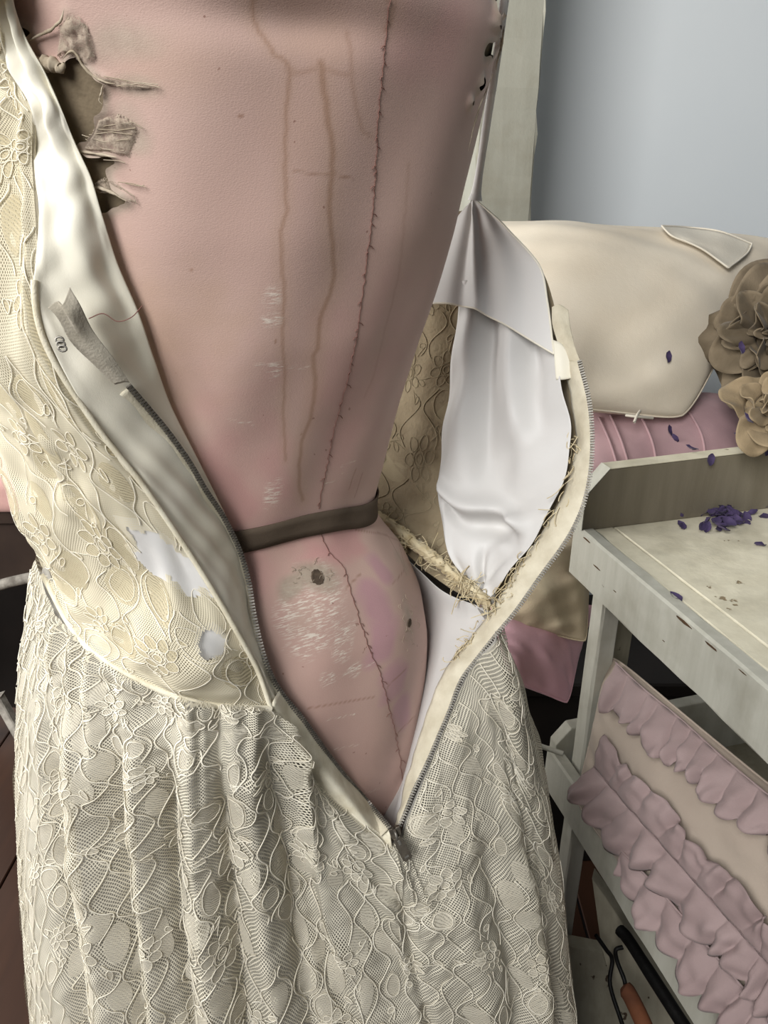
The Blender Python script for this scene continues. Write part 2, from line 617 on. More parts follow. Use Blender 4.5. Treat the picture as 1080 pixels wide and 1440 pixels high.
# ------------------------------------------------------------------ dress form
TH = math.radians(42)
AX = np.array([-0.115, 0.615])
NB = np.array([math.sin(TH), -math.cos(TH)])     # out of the middle of the back
LB = np.array([math.cos(TH), math.sin(TH)])      # towards the far side
SEC = np.array([  # z, half width, half depth, centre shift
    (0.80, .139, .148, .0), (0.85, .143, .150, .0), (0.90, .148, .148, .0), (0.95, .152, .143, .0), (0.99, .149, .135, .0),
    (1.03, .131, .120, .0), (1.055, .112, .106, .0), (1.075, .104, .095, .0), (1.09, .108, .092, .0), (1.108, .114, .094, .0),
    (1.184, .121, .098, .020), (1.25, .128, .109, .035), (1.318, .146, .115, .045), (1.378, .160, .118, .050),
    (1.44, .176, .121, .055), (1.50, .188, .112, .05), (1.54, .165, .09, .04), (1.57, .11, .07, .035), (1.60, .065, .055, .03), (1.66, .055, .05, .03)])


def sec(z):
    zz = np.linspace(SEC[0, 0], SEC[-1, 0], 400)
    out = []
    for k in (1, 2, 3):
        y = np.interp(zz, SEC[:, 0], SEC[:, k])
        ker = np.hanning(15)
        ker /= ker.sum()
        y = np.convolve(np.pad(y, 7, mode='edge'), ker, 'valid')
        out.append(np.interp(z, zz, y))
    return out


def form_point(phi, z, off=0.0, e=2.3):
    a, b, c = sec(z)
    cs, sn = np.cos(phi), np.sin(phi)
    k = (np.abs(cs)**e + np.abs(sn)**e) ** (-1 / e)
    # slack dents in the cover
    w_ = 0.0016 * np.sin(phi * 5 + z * 21) * np.sin(z * 17 + phi * 2) + 0.0009 * np.sin(phi * 11 - z * 34)
    w_ = w_ - 0.006 * np.exp(-((z - 1.425) / 0.012)**2 - ((phi + 0.35) / 0.35)**2)
    w_ = w_ + 0.004 * np.exp(-((z - 1.447) / 0.012)**2 - ((phi + 0.35) / 0.4)**2)
    x = cs * k * (b + off + w_) + c
    y = sn * k * (a + off + w_)
    return np.stack([AX[0] + x * NB[0] + y * LB[0], AX[1] + x * NB[1] + y * LB[1], z + 0 * phi], -1)


NPH, NZ = 620, 560
PHI = np.linspace(-math.pi, math.pi, NPH, endpoint=False)
ZZ = np.linspace(0.80, 1.66, NZ + 1)
FG = form_point(PHI[None, :], ZZ[:, None])
bv = FG[::6, ::5]
_bf = grid_faces(bv.shape[0] - 1, bv.shape[1], wrap=True)
BVH = BVHTree.FromPolygons([tuple(p) for p in bv.reshape(-1, 3)], [tuple(int(i) for i in f) for f in _bf])


def form_hit(u, v, default=None):
    r = ray(u, v)
    loc, nor, idx, dist = BVH.ray_cast(Vector(CAM), Vector(r).normalized())
    if loc is None:
        return default
    return np.array(loc)


def form_depth(u, v, default=0.62):
    h = form_hit(u, v)
    return default if h is None else float((h - CAM) @ FWD)


def form_phi_z(q):
    d = q[:2] - AX
    a, b, c = sec(q[2])
    x = d @ NB - c
    y = d @ LB
    return math.atan2(y / a, x / b), q[2]


FU, FV, FD = proj(FG.reshape(-1, 3))
FU, FV = FU.reshape(FG.shape[:2]), FV.reshape(FG.shape[:2])
FRONT = np.abs(PHI)[None, :] < 1.9
SURF = np.stack([np.broadcast_to(PHI[None, :] * 0.115, FU.shape), np.broadcast_to(ZZ[:, None], FU.shape)], -1)


def surf_path(pts, step=3.0):
    """a mark drawn on the cover, given where it is seen; returned in cover coordinates (girth, height)"""
    out = []
    pts = np.array(pts, float)
    s = np.r_[0, np.cumsum(np.linalg.norm(np.diff(pts, axis=0), axis=1))]
    for t in np.arange(0, s[-1] + 0.1, step):
        u, v = np.interp(t, s, pts[:, 0]), np.interp(t, s, pts[:, 1])
        h = form_hit(u, v)
        if h is not None:
            ph, z = form_phi_z(h)
            out.append((ph * 0.115, z))
    return np.array(out)


def mark(attr, pts, width, strength=1.0, jitter=0.0, seed=1):
    q = surf_path(pts)
    if len(q) < 2:
        return
    if jitter:
        r = np.random.RandomState(seed)
        k = np.convolve(r.randn(len(q) + 8), np.ones(5) / 5, 'same')[4:-4]
        q = q + np.c_[k * jitter, 0 * k]
    lo, hi = q.min(0) - width * 4, q.max(0) + width * 4
    m = (SURF[..., 0] > lo[0]) & (SURF[..., 0] < hi[0]) & (SURF[..., 1] > lo[1]) & (SURF[..., 1] < hi[1])
    S_ = SURF[m]
    best = np.full(len(S_), 1e9)
    for i in range(len(q) - 1):
        a, b = q[i], q[i + 1]
        ab = b - a
        t = np.clip(((S_ - a) @ ab) / (ab @ ab + 1e-12), 0, 1)
        best = np.minimum(best, np.linalg.norm(S_ - a - t[:, None] * ab, axis=1))
    attr[m] = np.maximum(attr[m], strength * np.clip(1.3 - best / width, 0, 1))


def blob(attr, u, v, ru, rv, strength=1.0, soft=0.35, seed=0):
    """a worn, stained or shade-tinted area around the spot seen at (u, v)"""
    h = form_hit(u, v)
    if h is None:
        return
    ph, z = form_phi_z(h)
    sc = FPX / ((h - CAM) @ FWD)
    nz = sines(seed, 7, 12, 60)
    dx = (SURF[..., 0] - ph * 0.115) / (ru / sc)
    dz = (SURF[..., 1] - z) / (rv / sc)
    r = np.sqrt(dx**2 + dz**2) + 0.22 * nz(SURF[..., 0], SURF[..., 1])
    attr[:] = np.maximum(attr, strength * np.clip((1 - r) / soft, 0, 1))


A_stain, A_wear, A_mauve, A_grey, A_rosy, A_tan = (np.zeros(FU.shape) for _ in range(6))
STAINS = [
    ([(356, 0), (358, 28), (372, 52), (385, 75), (405, 88), (410, 98), (405, 140), (402, 200), (400, 240), (402, 295), (394, 325), (396, 370), (400, 420), (397, 480), (402, 520), (398, 570), (402, 650)], 0.0011, 0.8),
    ([(452, 88), (456, 130), (462, 170), (467, 205), (467, 240), (463, 270), (464, 310), (468, 350), (470, 390), (464, 415), (450, 445), (447, 490), (440, 500), (444, 545), (436, 590), (424, 620), (420, 655), (422, 690), (427, 705)], 0.0017, 1.0),
    ([(490, 45), (495, 100), (497, 130), (502, 160), (510, 185), (522, 192)], 0.0012, 0.5),
    ([(405, 98), (420, 103), (440, 98), (456, 96), (475, 103), (492, 106), (498, 100)], 0.0016, 0.45),
    ([(575, 230), (568, 320), (562, 380), (550, 430), (540, 470), (525, 530), (512, 560)], 0.0012, 0.3),
    ([(545, 0), (556, 5), (548, 35), (543, 42)], 0.0016, 0.6),
]
for i, (pp, wd, st) in enumerate(STAINS):
    mark(A_stain, pp, wd, st, 0.0006, i)
    mark(A_tan, pp, wd * 4.5, st * 0.35, 0.0, i)
blob(A_tan, 250, 95, 120, 60, 0.30, 0.9, 3)
blob(A_tan, 450, 60, 70, 45, 0.35, 0.6, 4)
blob(A_tan, 425, 160, 60, 90, 0.22, 0.8, 5)
blob(A_tan, 240, 480, 110, 150, 0.55, 1.0, 12)  # brown tint standing in for the dress flap's shade on the lower left
blob(A_rosy, 330, 700, 120, 190, 0.8, 0.9, 6)
blob(A_rosy, 500, 560, 90, 210, 0.5, 0.9, 7)
blob(A_rosy, 620, 60, 90, 90, 0.45, 0.8, 8)
blob(A_rosy, 470, 770, 70, 40, 0.9, 0.5, 9)
for u, v, a, b in ((385, 420, 16, 22), (380, 450, 18, 12), (388, 520, 14, 20), (386, 690, 16, 30), (378, 705, 12, 20)):
    blob(A_wear, u, v, a, b, 0.9, 0.6, int(u + v))
for u, v, a, b in ((425, 860, 42, 55), (470, 850, 26, 60), (430, 905, 34, 30), (480, 905, 22, 30), (462, 955, 12, 14), (500, 940, 12, 10), (410, 840, 20, 20)):
    blob(A_wear, u, v, a, b, 0.95, 0.5, int(u + v))
for pp in ([(320, 590), (360, 597)], [(360, 512), (440, 518)], [(455, 960), (530, 930)], [(460, 1012), (500, 1004)], [(470, 1055), (505, 1046)], [(500, 1120), (535, 1108)], [(480, 655), (500, 648)], [(458, 680), (480, 672), (482, 660)], [(408, 245), (425, 240)]):
    mark(A_wear, pp, 0.0007, 1.0)
for pp in ([(415, 241), (440, 244), (455, 243), (500, 252)], [(448, 246), (470, 248)], [(434, 996), (527, 980)], [(486, 828), (508, 806)], [(552, 822), (570, 800), (560, 760), (530, 748)], [(545, 965), (572, 940)], [(560, 1030), (585, 1005)], [(500, 745), (545, 752), (565, 790), (572, 810)], [(500, 660), (490, 690)], [(510, 665), (498, 702)]):
    mark(A_stain, pp, 0.0007, 0.9)
# darned mauve gore beyond the seam, below the waist
for u, v, a, b in ((528, 850, 26, 46), (540, 900, 28, 50), (556, 955, 26, 40), (568, 1000, 22, 34), (535, 800, 22, 26)):
    blob(A_mauve, u, v, a, b, 0.75, 0.5, int(u * 3 + v))
blob(A_grey, 444, 806, 40, 26, 1.0, 0.55, 31)
blob(A_grey, 408, 822, 30, 20, 0.9, 0.6, 32)
blob(A_grey, 425, 870, 40, 30, 0.35, 0.8, 38)
blob(A_grey, 566, 790, 16, 30, 0.55, 0.7, 33)
blob(A_grey, 575, 865, 18, 42, 0.85, 0.6, 34)
blob(A_grey, 150, 50, 70, 40, 0.65, 0.8, 35)
blob(A_grey, 185, 190, 28, 40, 0.7, 0.8, 36)
blob(A_grey, 190, 120, 30, 18, 0.7, 0.8, 37)
for u, v in ((339, 164), (269, 380), (424, 610), (388, 480)):
    blob(A_stain, u, v, 2.6, 2.6, 1.0, 0.4, int(u))


def inside(poly, u, v):
    poly = np.asarray(poly, float)
    r = np.zeros(np.shape(u), bool)
    j = len(poly) - 1
    for i in range(len(poly)):
        xi, yi = poly[i]
        xj, yj = poly[j]
        c = ((yi > v) != (yj > v)) & (u < (xj - xi) * (v - yi) / (yj - yi + 1e-9) + xi)
        r ^= c
        j = i
    return r


TEAR = [
    [(30, 92), (60, 95), (84, 100), (92, 88), (101, 78), (110, 74), (117, 80), (124, 96), (133, 104), (148, 113), (172, 121), (150, 122), (149, 132), (146, 141), (152, 148), (147, 160), (138, 170), (136, 190), (122, 203), (112, 214), (148, 218), (183, 229), (160, 233), (152, 238), (156, 252), (164, 264), (190, 287), (175, 288), (160, 296), (145, 302), (95, 300), (60, 200)],
    [(30, 34), (42, 40), (50, 42), (55, 46), (46, 52), (44, 62), (36, 70), (24, 60)],
    [(94, 22), (98, 14), (101, 22), (97, 34), (88, 38)],
    [(690, -20), (692, 12), (700, 27), (708, 14), (716, -20)],
    [(688, 32), (703, 36), (701, 43), (692, 40)],
    [(686, 62), (700, 46), (702, 60), (690, 84), (684, 80)],
    [(668, 124), (681, 102), (683, 112), (671, 128)],
    [(660, 140), (666, 136), (664, 150), (659, 150)],
]
tearmask = np.zeros(FU.shape, bool)
jit = sines(91, 8, 40, 160)
JU = FU + 2.2 * jit(SURF[..., 0], SURF[..., 1])
JV = FV + 2.2 * jit(SURF[..., 1] + 3, SURF[..., 0])
nrm_out = np.gradient(FG, axis=1)
vis = (FRONT & (np.abs(PHI)[None, :] < 1.85))
for t_ in TEAR:
    tearmask |= inside(t_, JU, JV) & vis
fm = tearmask
quad_keep = ~(fm[:-1, :] & np.roll(fm, -1, 1)[:-1, :] & fm[1:, :] & np.roll(fm, -1, 1)[1:, :])
# the cover curls outward beside the tear
near = tearmask.astype(float)
for _ in range(7):
    near = (near + np.roll(near, 1, 0) + np.roll(near, -1, 0) + np.roll(near, 1, 1) + np.roll(near, -1, 1)) / 5
lift = near * (0.0035 + 0.003 * jit(SURF[..., 0] * 0.4, SURF[..., 1] * 0.4))
axis3 = np.stack([np.broadcast_to(AX[0], FU.shape), np.broadcast_to(AX[1], FU.shape), np.broadcast_to(ZZ[:, None], FU.shape)], -1)
outw = FG - axis3
outw /= np.linalg.norm(outw, axis=2, keepdims=True)
FG2 = FG + outw * lift[..., None]

form = thing('dress_form', (0, 0, 0), 'old dressmaker form covered in stained torn pink silk, wearing the lace dress', 'dress form')
cf = grid_faces(NZ, NPH, wrap=True)[quad_keep.reshape(-1)]
vv_ = FG2.reshape(-1, 3).copy()
ed = np.concatenate([cf[:, [0, 1]], cf[:, [1, 2]], cf[:, [2, 3]], cf[:, [3, 0]]])
ed.sort(axis=1)
ue, ct = np.unique(ed, axis=0, return_counts=True)
be = ue[ct == 1]
for _ in range(4):
    acc = np.zeros_like(vv_)
    num = np.zeros(len(vv_))
    for a_, b_ in ((0, 1), (1, 0)):
        np.add.at(acc, be[:, a_], vv_[be[:, b_]])
        np.add.at(num, be[:, a_], 1)
    sel = num > 1
    vv_[sel] = 0.5 * vv_[sel] + 0.5 * acc[sel] / num[sel, None]
me = raw_mesh('silk_cover', vv_, cf)
A_grey = np.maximum(A_grey, np.clip(near * 2.2, 0, 0.85))
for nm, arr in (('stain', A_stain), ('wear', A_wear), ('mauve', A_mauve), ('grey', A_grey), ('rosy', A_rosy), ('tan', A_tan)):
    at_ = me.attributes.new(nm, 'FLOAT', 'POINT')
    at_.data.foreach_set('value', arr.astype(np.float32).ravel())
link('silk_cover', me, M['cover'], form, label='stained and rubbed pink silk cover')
gi = form_point(PHI[None, ::4], ZZ[::4, None], -0.0028)
link('canvas_body', raw_mesh('canvas_body', gi.reshape(-1, 3), grid_faces(gi.shape[0] - 1, gi.shape[1], wrap=True)), M['canvas'], form, label='bare brown canvas under the torn cover')


def lathe(name, prof, cx, cy, mat, parent, n=28):
    V = []
    for r, z in prof:
        for k in range(n):
            a = 2 * math.pi * k / n
            V.append((cx + r * math.cos(a), cy + r * math.sin(a), z))
    return link(name, raw_mesh(name, V, grid_faces(len(prof) - 1, n, wrap=True)), mat, parent)


lathe('stand_pole', [(0, .82), (.02, .82), (.02, .5), (.027, .48), (.02, .46), (.018, .1), (0.0, .1)], AX[0], AX[1], M['dark_wood'], form)
lathe('stand_base', [(0, .12), (.03, .12), (.05, .08), (.16, .05), (.2, .025), (.2, 0), (0, 0)], AX[0], AX[1], M['dark_wood'], form)
lathe('neck_cap', [(0, 1.685), (.02, 1.684), (.045, 1.676), (.058, 1.66), (.056, 1.645), (0, 1.645)], AX[0] + .03 * NB[0], AX[1] + .03 * NB[1], M['dark_wood'], form)

# waist tape: a narrow band on the cover
tp_pts = [(250, 777), (290, 771), (322, 763), (360, 755), (400, 745), (447, 733), (480, 728), (512, 726)]
tape_c = []
for u, v in tp_pts:
    h = form_hit(u, v)
    tape_c.append(form_phi_z(h))
tape_c = np.array(tape_c)
phs = np.linspace(-2.3, 1.9, 150)
zc = np.interp(phs, tape_c[:, 0], tape_c[:, 1])
zc = np.convolve(np.pad(zc, 6, mode='edge'), np.ones(13) / 13, 'valid')
tg = np.array([form_point(phs, zc + o_, 0.0022) for o_ in (-0.0098, -0.004, 0.004, 0.0098)])
grid_obj('waist_tape', tg, M['tape_brown'], form, solid=0.0012, label='dark brown tape round the waist')

# hand stitching along the seam
SEAM = [(547, 0), (543, 42), (537, 100), (530, 180), (527, 250), (520, 330), (512, 390), (500, 480), (487, 540), (470, 600), (458, 660), (447, 716)]
SEAM2 = [(450, 750), (462, 775), (485, 800), (492, 830), (505, 870), (518, 910), (535, 950), (545, 990), (555, 1030), (563, 1070), (566, 1100)]


def drawn(pts, off, step, wob=0.0, seed=3):
    pts = np.array(pts, float)
    s = np.r_[0, np.cumsum(np.linalg.norm(np.diff(pts, axis=0), axis=1))]
    out = []
    r = np.random.RandomState(seed)
    for t in np.arange(0, s[-1], step):
        u, v = np.interp(t, s, pts[:, 0]), np.interp(t, s, pts[:, 1])
        h = form_hit(u + r.randn() * wob, v)
        if h is not None:
            ph, z = form_phi_z(h)
            out.append(form_point(np.array(ph), np.array(z), off))
    return np.array(out)


st = [drawn(SEAM, 0.0006, 4, 0.7), drawn(SEAM2, 0.0006, 4, 0.7)]
r_ = np.random.RandomState(5)
for S_ in (SEAM, SEAM2):
    base = np.array(S_, float)
    s = np.r_[0, np.cumsum(np.linalg.norm(np.diff(base, axis=0), axis=1))]
    k = 30.0
    while k < s[-1] - 8:
        u, v = np.interp(k, s, base[:, 0]), np.interp(k, s, base[:, 1])
        dx = r_.choice([-1, 1]) * r_.uniform(2, 7)
        q = drawn([(u, v), (u + dx * .6, v + 1), (u + dx, v + 5)], 0.0008, 2, 0)
        if len(q) > 1:
            st.append(q)
        k += r_.uniform(9, 40)
tubes_obj('seam_stitching', st, 0.00028, M['thread_brown'], form, 4, kind='stuff', label='brown hand stitching along the seam')

# torn edges: frayed batting rolls and loose threads
def flap(pts_rows, lift, seed, mat):
    rows = []
    nz_ = sines(seed, 9, .015, .05)
    for r0 in pts_rows:
        row = []
        for u, v in r0:
            h = form_hit(u, v)
            ph, z = form_phi_z(h)
            row.append(form_point(np.array(ph), np.array(z), lift))
        rows.append(row)
    g = patch(rows, 36, 36)
    u, v, _ = proj(g.reshape(-1, 3))
    nn = face_camera(g, normals(g))
    a, b = np.meshgrid(np.linspace(0, 1, 37), np.linspace(0, 1, 37))
    e = smooth(np.minimum(np.minimum(a, 1 - a), np.minimum(b, 1 - b)) / .12)
    g = g + nn * ((0.0005 * nz_(u, v).reshape(37, 37) + 0.0005) * (0.4 + e) - 0.0012 * (1 - e))[..., None]
    m = (e[:-1, :-1] > 0.55) | (np.random.RandomState(seed).rand(36, 36) < 0.25 + e[:-1, :-1])
    grid_obj('batting_flap', g, mat, form, mask=m, label='frayed grey batting at the torn edge')


flap([[(84, 36), (104, 22), (122, 30)], [(86, 52), (108, 46), (132, 58)], [(84, 70), (106, 62), (136, 84)], [(84, 84), (98, 78), (126, 96)]], .0022, 1, M['gauze'])
flap([[(140, 166), (165, 160), (192, 172)], [(134, 182), (160, 182), (196, 188)], [(122, 200), (155, 202), (190, 206)], [(114, 211), (150, 216), (184, 222)]], .0014, 2, M['gauze'])
flap([[(134, 258), (150, 250), (168, 258)], [(136, 266), (156, 264), (182, 272)], [(140, 272), (162, 274), (196, 288)]], .0016, 3, M['gauze'])
flap([[(126, 98), (145, 108), (168, 114)], [(140, 110), (170, 118), (205, 122)], [(150, 120), (180, 124), (226, 125)]], .0016, 4, M['gauze'])
for pts, rad in (([(52, 84), (66, 90), (84, 92), (92, 98), (97, 92), (95, 84)], .0034),
                 ([(95, 84), (101, 76), (108, 73), (115, 79), (121, 92), (130, 103), (143, 112), (157, 118), (170, 119)], .0012),
                 ([(110, 213), (125, 214), (150, 218), (172, 222)], .0014),
                 ([(128, 262), (146, 264), (166, 272), (188, 286)], .0014),
                 ([(150, 120), (148, 133), (145, 142), (152, 150)], .0007),
                 ([(46, 60), (60, 52), (78, 44), (92, 30), (97, 14)], .0012),
                 ([(712, -10), (706, 20), (700, 45), (700, 62), (692, 88), (690, 104)], .0013),
                 ([(686, 104), (678, 126), (668, 150), (660, 176), (652, 214)], .0008)):
    q = drawn(pts, 0.003, 3, 0.3, int(rad * 1e5))
    if len(q) > 3:
        r0 = np.random.RandomState(len(q))
        tp_ = np.clip(np.sin(np.linspace(0.12, math.pi - .02, 41)), .05, 1)**.6 * (1 + .25 * np.convolve(r0.randn(45), np.ones(5) / 3, 'valid'))
        tubes_obj('torn_edge', [crom(q[::2], 40)], [rad * tp_ * (1.0 if rad > .003 else 0.6)], M['batting'], form, 8)
fr = []
for pts in ([(150, 178), (190, 172), (205, 182)], [(170, 256), (190, 258), (210, 264)], [(172, 262), (192, 276), (196, 290)], [(140, 182), (170, 184), (196, 180)],
            [(168, 122), (200, 118), (228, 124)], [(150, 108), (190, 116), (226, 120)], [(120, 190), (150, 200), (186, 196)], [(180, 258), (200, 262), (208, 260)], [(190, 436), (198, 434), (202, 430)],
            [(130, 190), (160, 186), (190, 190)], [(150, 225), (170, 226), (182, 230)], [(125, 196), (150, 210), (180, 212)]):
    q = drawn(pts, 0.0022, 3, 0.4, 4)
    if len(q) > 2:
        fr.append(q)
tubes_obj('loose_thread', fr, 0.00022, M['batting'], form, 4, kind='stuff')
wv_ = []
for i in range(46):   # torn weft threads lying on the bare patches
    u, v = (440, 806) if i < 20 else (574, 875)
    ru, rv = (38, 18) if i < 20 else (14, 42)
    a, r = r_.rand() * 6.28, math.sqrt(r_.rand())
    u, v = u + ru * r * math.cos(a), v + rv * r * math.sin(a)
    th, L = r_.rand() * 6.28, r_.uniform(2, 6)
    q = drawn([(u, v), (u + L * math.cos(th), v + L * math.sin(th)), (u + L * math.cos(th + .6) * 1.7, v + L * math.sin(th + .6) * 1.7)], 0.0009, 3, 0.3, i)
    if len(q) > 2:
        wv_.append(q)
tubes_obj('frayed_weft', wv_, 0.00018, M['batting'], form, 4, kind='stuff')


def spot(name, u, v, r, mat, off=0.0008):
    h = form_hit(u, v)
    ph, z = form_phi_z(h)
    V, n = [], 22
    rr = np.random.RandomState(int(u))
    V.append(form_point(np.array(ph), np.array(z), off - 0.0006))
    for ring, o_ in ((0.55, off - 0.0004), (0.9, off), (1.0, 0.0003)):
        for k in range(n):
            a = 2 * math.pi * k / n
            q = r * ring * (1 + 0.06 * rr.randn() * (ring > .8))
            V.append(form_point(np.array(ph + q * math.cos(a) / 0.115), np.array(z + q * math.sin(a)), o_))
    F_ = [(0, 1 + k, 1 + (k + 1) % n, 1 + (k + 1) % n) for k in range(n)]
    bm = bmesh.new()
    bvs = [bm.verts.new(x) for x in V]
    for k in range(n):
        bm.faces.new((bvs[0], bvs[1 + k], bvs[1 + (k + 1) % n]))
        for j in range(2):
            a, b = 1 + j * n, 1 + (j + 1) * n
            bm.faces.new((bvs[a + k], bvs[b + k], bvs[b + (k + 1) % n], bvs[a + (k + 1) % n]))
    me_ = bpy.data.meshes.new(name)
    bm.to_mesh(me_)
    bm.free()
    return link(name, me_, mat, form)


spot('worn_hole', 446, 811, 0.0056, M['hole'], 0.0010)
spot('worn_hole', 575, 876, 0.0034, M['hole'], 0.0009)

# ------------------------------------------------------------------ the dress
dress = thing('lace_dress', (0, 0, 0), 'cream lace dress unzipped at the back, draped on the pink dress form', 'dress')


def bil(g, s, t):
    nv, nu = g.shape[0] - 1, g.shape[1] - 1
    x = np.clip(np.asarray(s) * nu, 0, nu - 1e-6)
    y = np.clip(np.asarray(t) * nv, 0, nv - 1e-6)
    i, j = y.astype(int), x.astype(int)
    fx, fy = (x - j)[..., None], (y - i)[..., None]
    return (g[i, j] * (1 - fx) * (1 - fy) + g[i, j + 1] * fx * (1 - fy) + g[i + 1, j] * (1 - fx) * fy + g[i + 1, j + 1] * fx * fy)


def lace(parent, g, nrm, Lu, Lv, seed, cell=(0.021, 0.046), cord_r=0.00052, tan=False, off=0.0011, holes=(), flowers=0.055, fill=0.4, fr=(0.0085, 0.0105), cm='cord', cum=None, collen=None):
    """lace design drawn in cloth coordinates (metres) and laid onto the cloth: an ogee trellis, flowers, scallops"""
    r = np.random.RandomState(seed)
    warpx, warpy = sines(seed + 1, 5, 6, 22), sines(seed + 2, 5, 6, 22)
    cords, refs, tri = [], [], [[], []]
    polys = []

    def wp(x, y):
        return x + 0.0035 * warpx(x, y), y + 0.0035 * warpy(x, y)

    def ok(p):
        if not holes:
            return np.ones(len(p), bool)
        u, v, _ = proj(p)
        k = np.ones(len(p), bool)
        for h in holes:
            k &= ~inside(h, u, v)
        return k

    def lay(x, y, extra=0.0):
        x, y = wp(np.asarray(x, float), np.asarray(y, float))
        s, t = (x / Lu if cum is None else np.interp(x, cum, np.linspace(0, 1, len(cum)), left=-1, right=2)), y / Lv
        if collen is not None:      # short columns start lower on the cloth
            t = 1 - (Lv - y) / np.interp(s, np.linspace(0, 1, len(collen)), collen)
        inn = (s > 0.003) & (s < 0.997) & (t > 0.004) & (t < 0.996)
        p = bil(g, s, t)
        n = bil(nrm, s, t)
        return p + n * (off + extra), n, inn

    radii = []

    def cord(x, y, w=1.0):
        p, n, inn = lay(x, y, 0.0002)
        inn = inn & ok(p)
        i = 0
        while i < len(p):
            if inn[i]:
                j = i
                while j < len(p) and inn[j]:
                    j += 1
                if j - i > 2:
                    cords.append(p[i:j])
                    refs.append(n[i:j])
                    radii.append(cord_r * w)
                i = j
            else:
                i += 1

    def petal(cx, cy, L, W, ang, close=True):
        k = np.linspace(0, 2 * math.pi, 13)
        x = L * np.cos(k)
        y = W * np.sin(k) * (1 - 0.25 * np.cos(k))
        X = cx + x * math.cos(ang) - y * math.sin(ang)
        Y = cy + x * math.sin(ang) + y * math.cos(ang)
        cord(X, Y)
        area_(np.r_[cx, X[:-1]], np.r_[cy, Y[:-1]])

    def area_(X, Y):
        p, n, inn = lay(X, Y, -0.0003)
        if inn.all() and ok(p).all():
            polys.append(p)

    cw, ch = cell
    step = 0.003
    ys = np.arange(0, Lv, step)
    flower_c = []
    nx, ny = int(Lu / flowers) + 1, int(Lv / (flowers * 1.25)) + 1
    for i in range(nx):
        for j in range(ny):
            flower_c.append(((i + 0.5 * (j % 2) + 0.2 * r.randn() * .5) * flowers, (j + 0.4 + 0.1 * r.randn()) * flowers * 1.25))
    fc = np.array(flower_c)
    for k in range(-1, int(Lu / cw) + 2):           # trellis cords
        amp = cw * 0.44
        ph = k * math.pi + 0.3 * r.randn()
        x = k * cw + amp * np.sin(2 * math.pi * ys / ch + ph) + 0.0012 * np.sin(ys * 170 + r.rand() * 6)
        y = ys
        keep = np.min(np.hypot(x[:, None] - fc[None, :, 0], y[:, None] - fc[None, :, 1]), axis=1) > fr[1] * 1.4
        i = 0
        while i < len(x):
            if keep[i]:
                j = i
                while j < len(x) and keep[j]:
                    j += 1
                if j - i > 2 and r.rand() < 0.93:
                    cord(x[i:j], y[i:j], 1.35)
                i = j
            else:
                i += 1
        # cells of the trellis that are worked solid
        for q in range(int(Lv / ch) + 1):
            yc = (q + (0.75 if k % 2 == 0 else 0.25)) * ch
            xc = (k + 0.5) * cw
            if r.rand() < fill and np.min(np.hypot(xc - fc[:, 0], yc - fc[:, 1])) > 0.02:
                a = np.linspace(0, 2 * math.pi, 13)[:-1]
                sx, sy = cw * r.uniform(.5, .8), ch * r.uniform(.24, .38)
                area_(np.r_[xc, xc + sx * np.cos(a)], np.r_[yc, yc + sy * np.sin(a)])
                if r.rand() < 0.5:
                    a = np.linspace(0, 2 * math.pi, 15)
                    cord(xc + sx * .8 * np.cos(a), yc + sy * .8 * np.sin(a))
    for cx, cy in flower_c:                          # flowers
        if r.rand() < 0.12:
            continue
        a0 = r.rand() * 6
        npet = r.choice([6, 7, 8])
        R = r.uniform(*fr)
        for k in range(npet):
            a = a0 + 2 * math.pi * k / npet
            petal(cx + R * math.cos(a), cy + R * math.sin(a), R * 0.46, R * 0.36, a)
        a = np.linspace(0, 2 * math.pi, 15)
        cord(cx + R * .48 * np.cos(a), cy + R * .48 * np.sin(a))
        area_(np.r_[cx, cx + R * .27 * np.cos(a[:-1])], np.r_[cy, cy + R * .27 * np.sin(a[:-1])])
        cord(cx + R * .27 * np.cos(a), cy + R * .27 * np.sin(a))
        for k in range(3):                           # leaf sprays
            a = a0 + 0.4 + k * 2.1
            q = np.linspace(R * 1.45, R * 2.5, 7)
            bend = (q - q[0]) * 0.25 / R
            cord(cx + q * np.cos(a + bend * .4), cy + q * np.sin(a + bend * .4))
            petal(cx + R * 2.5 * math.cos(a), cy + R * 2.5 * math.sin(a), R * .42, R * .2, a + .8)
    wm = M['cord_shaded'] if cm == 'cord_shaded' else M['work_tan'] if tan else M['work']
    tubes_obj('lace_cord', cords, radii, M[cm], parent, 4, 0.55, refs, kind='stuff')
    VV, FF, o = [], [], 0
    for p in polys:
        n = len(p) - 1
        k = np.arange(n)
        FF.append(np.stack([np.zeros(n, int), 1 + k, 1 + (k + 1) % n], -1) + o)
        VV.append(p)
        o += len(p)
    if VV:
        link('lace_motif', raw_mesh('lace_motif', np.concatenate(VV), np.concatenate(FF)), wm, parent, kind='stuff')


